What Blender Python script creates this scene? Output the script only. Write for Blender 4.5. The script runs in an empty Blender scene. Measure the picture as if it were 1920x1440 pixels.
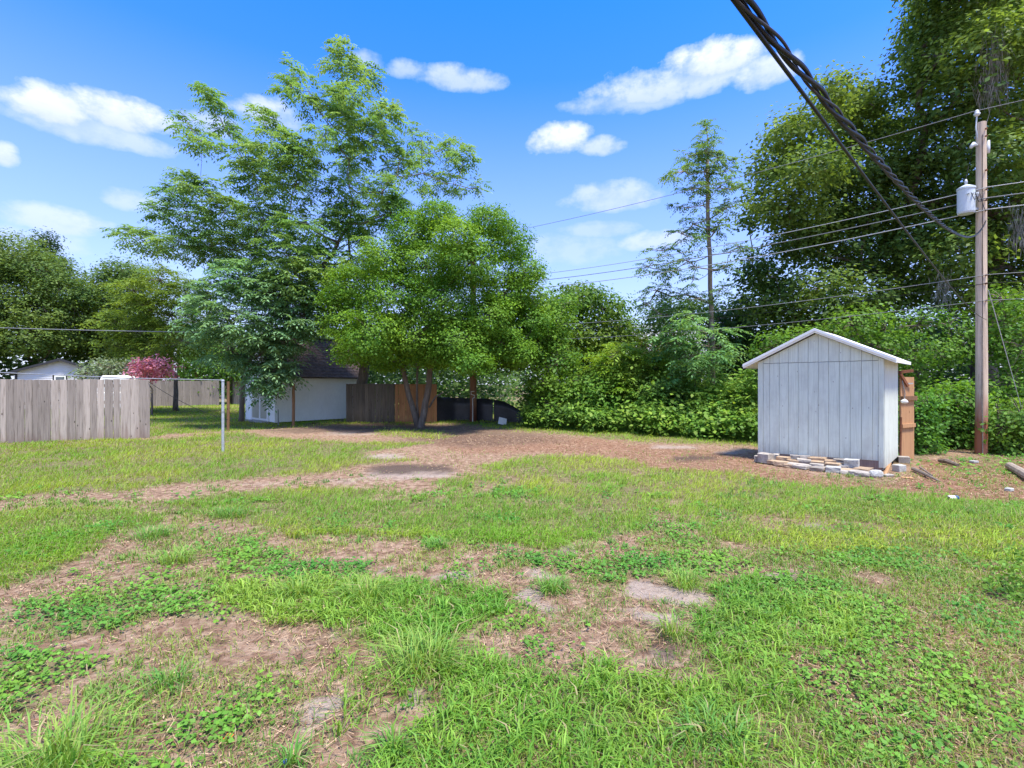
import bpy, bmesh, math, random
import numpy as np
from mathutils import Vector, Matrix

R = math.radians
sc = bpy.context.scene
COL = sc.collection
F, H = 930.0, 1.65          # focal length in photo pixels (1920 wide), eye height in metres

# ------------------------------------------------------------------ camera
cam_d = bpy.data.cameras.new("camera"); cam = bpy.data.objects.new("camera", cam_d); COL.objects.link(cam)
cam_d.sensor_width = 36; cam_d.lens = 36 * F / 1920; cam_d.clip_start = 0.05; cam_d.clip_end = 3000
cam.location = (0, 0, H); cam.rotation_euler = (R(90), 0, 0); sc.camera = cam

# ------------------------------------------------------------------ light
SUN = Vector((0.20, -0.26, 0.90)).normalized()
SUN_EL = math.asin(SUN.z)
sun_d = bpy.data.lights.new("sun", "SUN"); sun = bpy.data.objects.new("sun", sun_d); COL.objects.link(sun)
sun_d.energy = 3.0; sun_d.angle = R(10); sun_d.color = (1.0, 0.94, 0.83)
sun.rotation_euler = SUN.to_track_quat('Z', 'Y').to_euler()
sc.view_settings.view_transform = 'Standard'; sc.view_settings.look = 'None'
sc.view_settings.gamma = 1; sc.view_settings.use_curve_mapping = False
sc.view_settings.exposure = 1.52
sc.cycles.max_bounces = 9; sc.cycles.diffuse_bounces = 6; sc.cycles.glossy_bounces = 2
sc.cycles.transmission_bounces = 6; sc.cycles.transparent_max_bounces = 6
sc.cycles.sample_clamp_indirect = 4
sc.cycles.use_denoising = True

# ------------------------------------------------------------------ node helper
class NT:
    def __init__(s, tree): s.t = tree; s.n = tree.nodes; s.l = tree.links
    def add(s, typ, **kw):
        n = s.n.new(typ)
        for k, v in kw.items():
            if k.startswith('_'): setattr(n, k[1:], v)
            else:
                key = int(k[1:]) if k[0] == 'i' and k[1:].isdigit() else k
                s.set(n.inputs[key], v)
        return n
    def set(s, sock, v):
        if isinstance(v, bpy.types.NodeSocket): s.l.new(v, sock)
        else: sock.default_value = v
    def math(s, op, a, b=None, c=None, clamp=False):
        n = s.n.new('ShaderNodeMath'); n.operation = op; n.use_clamp = clamp
        for i, v in enumerate((a, b, c)):
            if v is not None: s.set(n.inputs[i], v)
        return n.outputs[0]
    def mix(s, f, a, b, blend='MIX'):
        n = s.n.new('ShaderNodeMix'); n.data_type = 'RGBA'; n.blend_type = blend
        s.set(n.inputs[0], f)
        for i, v in ((6, a), (7, b)):
            if isinstance(v, tuple) and len(v) == 3: v = (*v, 1)
            s.set(n.inputs[i], v)
        return n.outputs[2]
    def ramp(s, f, stops):
        n = s.n.new('ShaderNodeValToRGB'); s.set(n.inputs[0], f)
        while len(n.color_ramp.elements) < len(stops): n.color_ramp.elements.new(0.5)
        for e, (p, c) in zip(n.color_ramp.elements, stops):
            e.position = p; e.color = (*c, 1) if isinstance(c, tuple) else (c, c, c, 1)
        return n.outputs[0]
    def noise(s, vec, scale, detail=4, rough=0.55, dist=0.0):
        n = s.n.new('ShaderNodeTexNoise'); n.inputs['Scale'].default_value = scale
        n.inputs['Detail'].default_value = detail; n.inputs['Roughness'].default_value = rough
        n.inputs['Distortion'].default_value = dist
        if vec is not None: s.l.new(vec, n.inputs['Vector'])
        return n.outputs[0]
    def map(s, vec, scale=(1, 1, 1), loc=(0, 0, 0)):
        n = s.n.new('ShaderNodeMapping'); s.l.new(vec, n.inputs[0])
        n.inputs['Scale'].default_value = scale; s.set(n.inputs['Location'], loc)
        return n.outputs[0]

# ------------------------------------------------------------------ sky
w = bpy.data.worlds.new("World"); sc.world = w; w.use_nodes = True
T = NT(w.node_tree); T.n.clear()
sky = T.add('ShaderNodeTexSky', _sky_type='NISHITA', _sun_disc=False, _sun_elevation=SUN_EL,
            _sun_rotation=math.atan2(SUN.x, SUN.y), _air_density=1.0, _dust_density=0.6, _ozone_density=2.5)
geo = T.add('ShaderNodeNewGeometry')
inc = T.add('ShaderNodeVectorMath', _operation='SCALE'); T.l.new(geo.outputs['Incoming'], inc.inputs[0]); inc.inputs['Scale'].default_value = -1
tc = T.add('ShaderNodeTexCoord')
sep = T.add('ShaderNodeSeparateXYZ', i0=tc.outputs['Generated'])
az = T.math('ARCTAN2', sep.outputs[0], sep.outputs[1]); el = T.math('ARCSINE', sep.outputs[2])
ae = T.add('ShaderNodeCombineXYZ', i0=az, i1=T.math('MULTIPLY', el, 1.5), i2=0.0).outputs[0]
n1 = T.noise(ae, 6.0, 6, 0.55, 0.0); n2 = T.noise(T.map(ae, (1, 1, 1), (3.1, 1.7, 0)), 19.0, 6, 0.6)
# (u, v, ru, rv, strength) of the clouds, turned into azimuth and elevation
CL = [(90, 200, 105, 50, 1.0), (235, 215, 125, 46, 1.0), (180, 250, 190, 34, .55), (505, 212, 90, 40, .75), (400, 235, 90, 30, .5),
      (10, 292, 38, 32, .8), (90, 412, 140, 38, .62), (250, 378, 80, 30, .5), (60, 455, 160, 40, .35),
      (860, 150, 110, 36, .6), (765, 132, 60, 26, .5), (690, 112, 45, 26, .45),
      (1330, 118, 130, 50, 1.0), (1250, 160, 210, 48, .75), (1430, 138, 80, 44, .8), (1180, 190, 150, 36, .5),
      (1050, 265, 72, 46, 1.0), (1120, 276, 60, 26, .65), (1140, 372, 110, 38, .55), (1235, 452, 90, 26, .6), (1120, 432, 90, 22, .35),
      (1060, 470, 120, 40, .3)]
dens = None; low = None
for (u, v, ru, rv, st) in CL:
    a0 = math.atan((u - 960) / F); ca = math.cos(a0); e0 = math.atan((720 - v) / F * ca)
    ra = ru / F * ca * ca; re = rv / F * ca * math.cos(e0) ** 2
    dx = T.math('DIVIDE', T.math('SUBTRACT', az, a0), ra); dy = T.math('DIVIDE', T.math('SUBTRACT', el, e0), re)
    dy = T.math('MULTIPLY', dy, T.math('ADD', 1.0, T.math('MULTIPLY', T.math('LESS_THAN', dy, 0.0), 0.25)))
    q = T.math('MULTIPLY_ADD', -1.5, T.math('ADD', T.math('MULTIPLY', dx, dx), T.math('MULTIPLY', dy, dy)), 1.2)
    q = T.math('ADD', q, T.math('MULTIPLY', T.math('SUBTRACT', n1, 0.5), 2.3))
    q = T.math('ADD', q, T.math('MULTIPLY', T.math('SUBTRACT', n2, 0.5), 2.4))
    q = T.math('MULTIPLY', T.math('SMOOTH_MIN', T.math('MAXIMUM', q, 0.0), 1.0, 0.3), st)
    dens = q if dens is None else T.math('MAXIMUM', dens, q)
    lo_ = T.math('MULTIPLY', q, T.math('SUBTRACT', 0.25, T.math('MULTIPLY', dy, 0.8), clamp=True)); low = lo_ if low is None else T.math('MAXIMUM', low, lo_)
# unseen cloud round the rest of the sky, thickened to neutralise blue ambient light
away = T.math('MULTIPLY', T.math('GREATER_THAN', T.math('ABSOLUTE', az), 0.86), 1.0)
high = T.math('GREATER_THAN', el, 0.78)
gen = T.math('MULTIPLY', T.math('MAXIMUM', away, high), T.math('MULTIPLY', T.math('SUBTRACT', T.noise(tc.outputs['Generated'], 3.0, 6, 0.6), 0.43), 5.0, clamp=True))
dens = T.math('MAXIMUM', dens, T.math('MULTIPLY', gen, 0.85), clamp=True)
elc = T.math('DIVIDE', T.math('MAXIMUM', el, 0.0), 0.75, clamp=True)
tint = T.ramp(elc, [(0.0, (1.0, 1.02, 1.25)), (0.35, (0.50, 0.80, 1.45)), (1.0, (0.09, 0.72, 1.85))])
blue = T.mix(1.0, sky.outputs[0], tint, 'MULTIPLY')
shade = T.ramp(n2, [(0.38, (3.3, 3.7, 4.6)), (0.55, (4.5, 4.65, 4.9))])
shade = T.mix(T.math('MULTIPLY', low, 0.75, clamp=True), shade, (2.2, 2.75, 4.1))
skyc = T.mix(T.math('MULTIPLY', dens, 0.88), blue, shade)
hz = T.math('POWER', T.math('SUBTRACT', 1.0, T.math('DIVIDE', T.math('MAXIMUM', el, 0.0), 0.55, clamp=True), clamp=True), 1.15)
skyc = T.mix(T.math('MULTIPLY', hz, 0.75), skyc, (3.0, 3.3, 4.45))
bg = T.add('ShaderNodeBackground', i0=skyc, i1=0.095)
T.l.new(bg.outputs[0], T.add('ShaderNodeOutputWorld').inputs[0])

# ------------------------------------------------------------------ materials
MATS = {}
def newmat(name):
    m = bpy.data.materials.new(name); m.use_nodes = True; t = NT(m.node_tree); t.n.clear(); MATS[name] = m
    out = t.n.new('ShaderNodeOutputMaterial'); b = t.n.new('ShaderNodeBsdfPrincipled'); t.l.new(b.outputs[0], out.inputs[0])
    return m, t, b, out
def leafmat(name, trans=0.35, rough=0.45, spec=0.35):
    m, t, b, out = newmat(name)
    a = t.add('ShaderNodeAttribute', _attribute_name='Col')
    t.l.new(a.outputs['Color'], b.inputs['Base Color']); b.inputs['Roughness'].default_value = rough
    b.inputs['Specular IOR Level'].default_value = spec
    tr = t.n.new('ShaderNodeBsdfTranslucent')
    t.l.new(t.mix(1.0, a.outputs['Color'], (1.35, 1.25, 0.7), 'MULTIPLY'), tr.inputs[0])
    mx = t.n.new('ShaderNodeMixShader'); mx.inputs[0].default_value = trans
    t.l.new(b.outputs[0], mx.inputs[1]); t.l.new(tr.outputs[0], mx.inputs[2]); t.l.new(mx.outputs[0], out.inputs[0])
    return m
def simple(name, col, rough=0.7, var=0.25, scale=8.0, bump=0.2, metal=0.0, stretch=(1, 1, 1), spec=0.4, stain=None):
    m, t, b, out = newmat(name)
    co = t.n.new('ShaderNodeTexCoord'); oi = t.n.new('ShaderNodeObjectInfo')
    off = t.add('ShaderNodeCombineXYZ', i0=t.math('MULTIPLY', oi.outputs['Random'], 37.0), i1=t.math('MULTIPLY', oi.outputs['Random'], 13.0), i2=0.0).outputs[0]
    v = t.map(co.outputs['Object'], stretch, off)
    n = t.noise(v, scale, 6, 0.65); nb = t.noise(v, scale * 6, 4, 0.6)
    lo = tuple(c * (1 - var) for c in col); hi = tuple(min(1, c * (1 + var)) for c in col)
    c = t.ramp(n, [(0.3, lo), (0.7, hi)])
    c = t.mix(t.math('MULTIPLY', t.math('SUBTRACT', nb, 0.42, clamp=True), 1.6, clamp=True), c, tuple(x * (1 - var) for x in lo))
    rnd = t.math('ADD', 1 - var * 0.5, t.math('MULTIPLY', oi.outputs['Random'], var))
    rc = t.add('ShaderNodeCombineColor', i0=rnd, i1=rnd, i2=rnd).outputs[0]
    c = t.mix(1.0, c, rc, 'MULTIPLY')
    if stain: c = t.mix(t.math('MULTIPLY', t.math('SUBTRACT', t.noise(v, stain[1], 5, 0.7), stain[2], clamp=True), stain[3], clamp=True), c, stain[0])
    t.l.new(c, b.inputs['Base Color']); b.inputs['Roughness'].default_value = rough; b.inputs['Metallic'].default_value = metal
    b.inputs['Specular IOR Level'].default_value = spec
    bp = t.add('ShaderNodeBump', Strength=bump, Distance=0.01, Height=nb); t.l.new(bp.outputs[0], b.inputs['Normal'])
    return m
def woodmat(name, col, dark, low=None, var=0.3, lowz=0.5, knots=True):
    """old board: grain along z, dark knots, stain rising from the foot (low)"""
    m, t, b, out = newmat(name)
    co = t.n.new('ShaderNodeTexCoord'); oi = t.n.new('ShaderNodeObjectInfo'); r = oi.outputs['Random']
    off = t.add('ShaderNodeCombineXYZ', i0=t.math('MULTIPLY', r, 53.0), i1=t.math('MULTIPLY', r, 17.0), i2=t.math('MULTIPLY', r, 29.0)).outputs[0]
    g = t.noise(t.map(co.outputs['Object'], (38, 38, 1.6), off), 1.0, 6, 0.65, 0.5)
    g2 = t.noise(t.map(co.outputs['Object'], (7, 7, 1.0), off), 1.0, 4, 0.6)
    c = t.ramp(g, [(0.3, dark), (0.5, col), (0.75, tuple(min(1, x * 1.25) for x in col))])
    c = t.mix(t.math('MULTIPLY', g2, 0.7), c, tuple(x * 0.62 for x in col))
    if low:
        s = t.add('ShaderNodeSeparateXYZ', i0=co.outputs['Object'])
        f = t.math('SUBTRACT', t.math('ADD', lowz, t.math('MULTIPLY', t.math('SUBTRACT', g2, 0.5), 1.3)), s.outputs[2])
        f = t.math('MULTIPLY', f, 1.3, clamp=True)
        c = t.mix(t.math('MULTIPLY', f, 0.8), c, t.mix(g, low, tuple(x * 0.35 for x in low)))
    if knots:
        vo = t.add('ShaderNodeTexVoronoi', Vector=t.map(co.outputs['Object'], (6, 6, 2.6), off), Scale=1.0)
        k = t.math('LESS_THAN', vo.outputs['Distance'], 0.085)
        c = t.mix(t.math('MULTIPLY', k, 0.8), c, tuple(x * 0.3 for x in dark))
    vr = t.math('ADD', 1 - var * 0.6, t.math('MULTIPLY', r, var))
    c = t.mix(1.0, c, t.add('ShaderNodeCombineColor', i0=vr, i1=vr, i2=vr).outputs[0], 'MULTIPLY')
    t.l.new(c, b.inputs['Base Color']); b.inputs['Roughness'].default_value = 0.85; b.inputs['Specular IOR Level'].default_value = 0.2
    bp = t.add('ShaderNodeBump', Strength=0.5, Distance=0.008, Height=g); t.l.new(bp.outputs[0], b.inputs['Normal'])
    return m
M_leaf = leafmat('leaf', 0.42, 0.55, 0.22); M_grass = leafmat('grass_blade', 0.35, 0.55, 0.25); M_litter = leafmat('litter', 0.0, 0.9, 0.1)
M_flower = leafmat('petal', 0.3, 0.7, 0.1)
M_bark = simple('bark', (0.17, 0.135, 0.105), 0.95, 0.4, 4, 0.9, stretch=(3, 3, 0.7), stain=((0.28, 0.27, 0.22), 3.0, 0.55, 4.0))
M_barkpale = simple('pale_bark', (0.27, 0.22, 0.17), 0.9, 0.3, 5, 0.6, stretch=(2, 2, 1))
M_fence = woodmat('grey_board', (0.42, 0.355, 0.30), (0.16, 0.125, 0.10), low=(0.27, 0.15, 0.11), lowz=0.35, var=0.65)
M_fencedark = woodmat('dark_board', (0.15, 0.125, 0.10), (0.06, 0.048, 0.036), low=(0.07, 0.06, 0.04))
M_fencenew = woodmat('fresh_board', (0.40, 0.20, 0.095), (0.27, 0.125, 0.055))
M_fencefar = woodmat('far_board', (0.27, 0.235, 0.205), (0.13, 0.11, 0.09), low=(0.12, 0.12, 0.07), lowz=0.1)
M_post = woodmat('brown_post', (0.24, 0.135, 0.07), (0.12, 0.065, 0.035))
M_pole = woodmat('pole_wood', (0.66, 0.52, 0.38), (0.32, 0.22, 0.16), low=(0.46, 0.10, 0.03), lowz=1.5, var=0.05, knots=False)
M_poleB = woodmat('old_pole_wood', (0.36, 0.19, 0.11), (0.14, 0.07, 0.04), low=(0.16, 0.035, 0.025), lowz=0.9, knots=False)
M_steel = simple('galvanised', (0.42, 0.44, 0.46), 0.5, 0.2, 12, 0.15, 0.4)
M_whitepaint = simple('white_paint', (0.84, 0.84, 0.80), 0.6, 0.06, 2, 0.2, stretch=(1, 1, .5))
M_tan = simple('tan_paint', (0.42, 0.40, 0.30), 0.7, 0.08, 3, 0.2)
M_sill = woodmat('sill_wood', (0.30, 0.22, 0.18), (0.17, 0.12, 0.10))
M_shingle = simple('shingle', (0.17, 0.12, 0.10), 0.95, 0.45, 9, 0.8)
M_black = simple('black_sheet', (0.035, 0.035, 0.045), 0.38, 0.3, 2, 0.5, spec=0.5)
M_cable = simple('cable_black', (0.004, 0.004, 0.0045), 0.45, 0.3, 10, 0.1, spec=0.25)
M_wire = simple('wire_grey', (0.20, 0.21, 0.21), 0.5, 0.2, 10, 0.1)
M_alu = simple('bare_wire', (0.42, 0.43, 0.43), 0.4, 0.2, 30, 0.3, 0.5)
M_trans = simple('transformer_paint', (0.52, 0.58, 0.60), 0.45, 0.08, 3, 0.1)
M_porc = simple('insulator', (0.55, 0.58, 0.58), 0.3, 0.08, 3, 0.05)
M_stone = simple('grey_stone', (0.36, 0.32, 0.27), 0.95, 0.35, 9, 0.8)
M_stonetan = simple('tan_stone', (0.42, 0.30, 0.19), 0.95, 0.35, 9, 0.8)
M_conc = simple('concrete', (0.42, 0.41, 0.37), 0.95, 0.3, 10, 0.7, stain=((0.18, 0.18, 0.17), 8, .5, 3))
M_ply = woodmat('plywood', (0.56, 0.31, 0.15), (0.42, 0.20, 0.09))
M_rust = simple('rusty_metal', (0.20, 0.075, 0.035), 0.9, 0.4, 12, 0.6)
M_siding = simple('vinyl_siding', (0.70, 0.69, 0.70), 0.6, 0.05, 3, 0.05)
M_trimdark = simple('black_trim', (0.03, 0.03, 0.035), 0.6, 0.2, 3, 0.1)
M_glass = simple('window_glass', (0.10, 0.12, 0.14), 0.1, 0.2, 2, 0.0, spec=0.8)
M_moss = simple('hanging_moss', (0.26, 0.25, 0.21), 0.95, 0.3, 5, 0.3)
M_blue = simple('blue_print', (0.03, 0.06, 0.25), 0.4, 0.2, 4, 0.0)
# painted T1-11 boards of the pale shed: pale blue-grey paint, small chips, grey mildew, dark at the foot
def shedmat():
    m, t, b, out = newmat('pale_board_paint')
    co = t.n.new('ShaderNodeTexCoord'); oi = t.n.new('ShaderNodeObjectInfo'); r = oi.outputs['Random']
    off = t.add('ShaderNodeCombineXYZ', i0=t.math('MULTIPLY', r, 53.0), i1=t.math('MULTIPLY', r, 17.0), i2=t.math('MULTIPLY', r, 3.0)).outputs[0]
    g = t.noise(t.map(co.outputs['Object'], (45, 45, 1.5), off), 1.0, 5, 0.6)
    bl = t.noise(t.map(co.outputs['Object'], (2.2, 2.2, 1.3), off), 1.6, 5, 0.7)
    c = t.ramp(g, [(0.3, (0.53, 0.565, 0.475)), (0.6, (0.66, 0.70, 0.60))])
    c = t.mix(t.math('MULTIPLY', t.math('SUBTRACT', bl, 0.46, clamp=True), 2.2, clamp=True), c, (0.46, 0.47, 0.41))
    chip = t.noise(t.map(co.outputs['Object'], (14, 14, 7), off), 1.5, 6, 0.75)
    c = t.mix(t.math('MULTIPLY', t.math('SUBTRACT', chip, 0.69, clamp=True), 14, clamp=True), c, (0.20, 0.18, 0.16))
    zz = t.add('ShaderNodeSeparateXYZ', i0=co.outputs['Object']).outputs[2]
    ft = t.math('MULTIPLY', t.math('SUBTRACT', t.math('MULTIPLY', t.noise(t.map(co.outputs['Object'], (9, 9, 2.5), off), 1.5, 6, 0.7), 0.75), zz), 2.6, clamp=True)
    c = t.mix(t.math('MULTIPLY', ft, 0.55), c, (0.25, 0.20, 0.15))
    vn_ = t.add('ShaderNodeTexVoronoi', Vector=t.map(co.outputs['Object'], (9, 9, 4), off), Scale=1.0)
    c = t.mix(t.math('MULTIPLY', t.math('LESS_THAN', vn_.outputs['Distance'], 0.06), 0.7), c, (0.16, 0.12, 0.10))
    t.l.new(c, b.inputs['Base Color']); b.inputs['Roughness'].default_value = 0.7
    bp = t.add('ShaderNodeBump', Strength=0.35, Distance=0.005, Height=g); t.l.new(bp.outputs[0], b.inputs['Normal'])
    return m
M_shed = shedmat()

# ------------------------------------------------------------------ object helpers
def tag(o, label=None, cat=None, group=None, kind=None):
    if label: o['label'] = label
    if cat: o['category'] = cat
    if group: o['group'] = group
    if kind: o['kind'] = kind
    return o
def empty(name, loc, label, cat, group=None, rz=0):
    o = bpy.data.objects.new(name, None); COL.objects.link(o); o.location = loc; o.rotation_euler = (0, 0, rz)
    o.empty_display_size = 0.2
    return tag(o, label, cat, group)
def link(name, me, mat, parent=None, loc=(0, 0, 0)):
    o = bpy.data.objects.new(name, me); COL.objects.link(o)
    if mat is not None and not me.materials: me.materials.append(mat)
    o.location = loc
    if parent: o.parent = parent
    return o
def P(u, v, Y): return Vector(((u - 960) / F * Y, Y, H - (v - 720) / F * Y))
def G(u, v): Y = H * F / (v - 720); return Vector(((u - 960) / F * Y, Y, 0))
def GX(u, Y, z=0.0): return Vector(((u - 960) / F * Y, Y, z))

class MB:
    """collects boxes, bars, tubes in one mesh"""
    def __init__(s): s.v = []; s.f = []
    def quadbox(s, c8):
        n = len(s.v); s.v += [tuple(c) for c in c8]
        for f in ((0, 3, 2, 1), (4, 5, 6, 7), (0, 1, 5, 4), (1, 2, 6, 5), (2, 3, 7, 6), (3, 0, 4, 7)): s.f.append(tuple(n + i for i in f))
    def box(s, x0, x1, y0, y1, z0, z1):
        s.quadbox([(x0, y0, z0), (x1, y0, z0), (x1, y1, z0), (x0, y1, z0), (x0, y0, z1), (x1, y0, z1), (x1, y1, z1), (x0, y1, z1)])
    def bar(s, a, b, w, h, up=(0, 0, 1)):
        a = Vector(a); b = Vector(b); d = (b - a).normalized(); up = Vector(up); r = d.cross(up).normalized() * w / 2; u = r.cross(d).normalized() * h / 2
        s.quadbox([a - r - u, a + r - u, b + r - u, b - r - u, a - r + u, a + r + u, b + r + u, b - r + u])
    def tube(s, pts, rad, n=8, cap=True):
        pts = [Vector(p) for p in pts]; rad = [rad] * len(pts) if isinstance(rad, (int, float)) else list(rad)
        base = len(s.v); ref = Vector((0.31, 0.17, 0.93))
        d0 = (pts[1] - pts[0]).normalized(); x = d0.cross(ref)
        if x.length < .2: x = d0.cross(Vector((1, 0, 0)))
        x.normalize()
        for i, p in enumerate(pts):
            d = (pts[min(i + 1, len(pts) - 1)] - pts[max(i - 1, 0)]).normalized()
            x = (x - d * x.dot(d)).normalized(); y = d.cross(x)
            for k in range(n):
                a = 2 * math.pi * k / n; s.v.append(tuple(p + (x * math.cos(a) + y * math.sin(a)) * rad[i]))
        for i in range(len(pts) - 1):
            for k in range(n):
                k2 = (k + 1) % n; s.f.append((base + i * n + k, base + i * n + k2, base + (i + 1) * n + k2, base + (i + 1) * n + k))
        if cap:
            s.f.append(tuple(base + k for k in reversed(range(n)))); e = base + (len(pts) - 1) * n; s.f.append(tuple(e + k for k in range(n)))
    def build(s, name, mat, parent=None, smooth=False, bevel=0, loc=(0, 0, 0)):
        me = bpy.data.meshes.new(name); me.from_pydata(s.v, [], s.f)
        if bevel:
            bm = bmesh.new(); bm.from_mesh(me)
            bmesh.ops.bevel(bm, geom=bm.edges[:], offset=bevel, segments=1, affect='EDGES', clamp_overlap=True); bm.to_mesh(me); bm.free()
        if smooth: me.polygons.foreach_set('use_smooth', [True] * len(me.polygons))
        me.update()
        return link(name, me, mat, parent, loc)

def npmesh(name, verts, faces_flat, nper, cols, mat, parent=None):
    """verts (N,3), faces_flat indices, nper = verts per face (constant or array), cols (N,3) per vertex"""
    me = bpy.data.meshes.new(name); nv = len(verts); nl = len(faces_flat)
    if np.isscalar(nper): tot = np.full(nl // nper, nper, np.int32)
    else: tot = np.asarray(nper, np.int32)
    start = np.concatenate(([0], np.cumsum(tot)[:-1])).astype(np.int32)
    me.vertices.add(nv); me.vertices.foreach_set('co', np.ascontiguousarray(verts, np.float32).ravel())
    me.loops.add(nl); me.loops.foreach_set('vertex_index', np.ascontiguousarray(faces_flat, np.int32).ravel())
    me.polygons.add(len(tot)); me.polygons.foreach_set('loop_start', start)
    try: me.polygons.foreach_set('loop_total', tot)
    except Exception: pass
    me.update(calc_edges=True)
    if cols is not None:
        a = me.color_attributes.new('Col', 'FLOAT_COLOR', 'POINT')
        c4 = np.ones((nv, 4), np.float32); c4[:, :3] = cols; a.data.foreach_set('color', c4.ravel())
    return link(name, me, mat, parent)

# ------------------------------------------------------------------ noise
rng = np.random.default_rng(7)
_lat = rng.random((256, 256))
def vnoise(x, y):
    xi = np.floor(x).astype(int); yi = np.floor(y).astype(int); fx = x - xi; fy = y - yi
    fx = fx * fx * (3 - 2 * fx); fy = fy * fy * (3 - 2 * fy)
    a = _lat[xi & 255, yi & 255]; b = _lat[(xi + 1) & 255, yi & 255]; c = _lat[xi & 255, (yi + 1) & 255]; d = _lat[(xi + 1) & 255, (yi + 1) & 255]
    return (a * (1 - fx) + b * fx) * (1 - fy) + (c * (1 - fx) + d * fx) * fy
def fbm(x, y, o=4):
    s = 0; a = .5; t = 0
    for i in range(o): s = s + a * vnoise(x * 2 ** i + 17.3 * i, y * 2 ** i + 9.1 * i); t += a; a *= .5
    return s / t
_k3 = rng.normal(size=(10, 3)); _p3 = rng.random(10) * 6.28
def n3(p, s):
    r = 0
    for k, ph in zip(_k3, _p3): r = r + np.sin((p @ k) * s + ph)
    return r / 4.5
def gz(x, y):
    return 0.05 * (fbm(x * .35 + 5, y * .35 + 3, 3) - .5) + 0.03 * (fbm(x * 1.7, y * 1.7, 3) - .5) - 0.004

# ------------------------------------------------------------------ ground cover maps (laid out on the ground plane)
U0, U1, V0, V1, DU, DV = -700, 2620, 736, 2200, 5, 2
gu, gv = np.meshgrid(np.arange(U0, U1, DU), np.arange(V0, V1, DV))
shape = gu.shape
def inpoly(poly, x, y):
    c = np.zeros(x.shape, bool); n = len(poly)
    for i in range(n):
        x1, y1 = poly[i]; x2, y2 = poly[(i + 1) % n]
        if y1 == y2: continue
        k = ((y1 > y) != (y2 > y)) & (x < (x2 - x1) * (y - y1) / (y2 - y1) + x1); c ^= k
    return c
def ell(u, v, ru, rv): return np.clip(1.4 * (1 - ((gu - u) / ru) ** 2 - ((gv - v) / rv) ** 2), 0, 1)
def maxi(m, x): np.maximum(m, x, out=m)
lawn = np.zeros(shape); lush = np.zeros(shape); clov = np.zeros(shape); sand = np.zeros(shape); dark = np.zeros(shape); red = np.zeros(shape)
sparse = np.full(shape, .22)
lawn[gv < 1440] = 0
for poly, a in [
    ([(-700, 736), (2620, 736), (2620, 800), (1500, 838), (1420, 838), (1300, 829), (1180, 826), (1080, 815), (950, 803), (850, 792), (700, 793), (640, 795), (520, 800), (440, 808), (300, 812), (250, 830), (-700, 860)], .9),
    ([(-700, 840), (260, 828), (420, 810), (560, 822), (640, 828), (800, 830), (700, 845), (640, 852), (760, 862), (700, 872), (620, 884), (470, 893), (350, 905), (230, 917), (0, 930), (-700, 950)], .95),
    ([(690, 800), (800, 806), (860, 815), (800, 822), (700, 815)], .5),
    ([(-700, 990), (0, 964), (200, 952), (290, 962), (275, 985), (190, 1005), (150, 1050), (60, 1075), (0, 1088), (-700, 1120)], 1.),
    ([(300, 948), (420, 922), (640, 912), (720, 925), (860, 935), (960, 918), (1200, 915), (1210, 950), (1160, 985), (1070, 1028), (900, 1022), (740, 1005), (560, 1000), (420, 975), (330, 962)], 1.),
    ([(800, 905), (900, 877), (980, 859), (1080, 852), (1180, 866), (1250, 880), (1420, 892), (1500, 905), (1700, 930), (1900, 945), (2620, 960), (2620, 1010), (1900, 990), (1700, 990), (1560, 960), (1430, 960), (1300, 965), (1200, 950), (1000, 935), (850, 925)], .85),
    ([(1250, 930), (1500, 930), (1700, 960), (1950, 985), (2620, 1060), (2620, 1200), (1950, 1060), (1700, 1040), (1500, 1040), (1300, 1000)], .5)]:
    maxi(lawn, inpoly(poly, gu, gv) * a)
for poly, a in [
    ([(470, 1095), (560, 1080), (660, 1083), (760, 1105), (880, 1100), (905, 1160), (880, 1230), (780, 1245), (640, 1215), (520, 1170)], 1.),
    ([(800, 1270), (900, 1215), (1020, 1220), (1090, 1270), (1270, 1310), (1500, 1290), (1680, 1440), (1800, 2200), (500, 2200), (660, 1440), (760, 1400), (830, 1330)], .95),
    ([(1265, 1090), (1400, 1075), (1560, 1090), (1600, 1160), (1520, 1290), (1350, 1270), (1290, 1180)], .7),
    ([(-400, 2200), (-100, 1400), (60, 1375), (200, 1400), (260, 1440), (300, 2200)], .8),
    ([(540, 1180), (700, 1240), (760, 1330), (640, 1380), (560, 1280)], .12)]:
    maxi(lush, inpoly(poly, gu, gv) * a)
for e, a in [((130, 1150, 170, 48), 1), ((340, 1140, 160, 36), .9), ((70, 1245, 80, 52), 1), ((60, 1320, 70, 60), 1), ((440, 1040, 90, 34), .9), ((575, 1075, 80, 26), .9),
             ((450, 1100, 60, 30), .6), ((400, 1340, 70, 34), .7), ((290, 1330, 60, 40), .7), ((260, 1090, 90, 24), .4), ((1540, 1180, 230, 90), .8), ((1650, 1280, 200, 80), .75),
             ((1800, 1400, 200, 90), .6), ((1450, 1110, 160, 50), .8), ((1180, 1065, 90, 28), .8), ((1060, 1050, 60, 22), .8), ((1270, 1050, 80, 24), .7), ((820, 1022, 40, 12), 1),
             ((960, 1040, 40, 12), .5), ((1640, 1060, 160, 36), .5), ((1880, 1080, 90, 60), .6), ((960, 925, 60, 10), .6), ((1240, 1015, 70, 16), .5), ((1840, 870, 80, 26), .6),
             ((1690, 860, 60, 18), .7), ((1640, 1380, 120, 60), .6), ((230, 1430, 120, 50), .6), ((800, 925, 40, 8), .5), ((1620, 900, 60, 8), .4)]:
    maxi(clov, ell(*e) * a)
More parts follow.
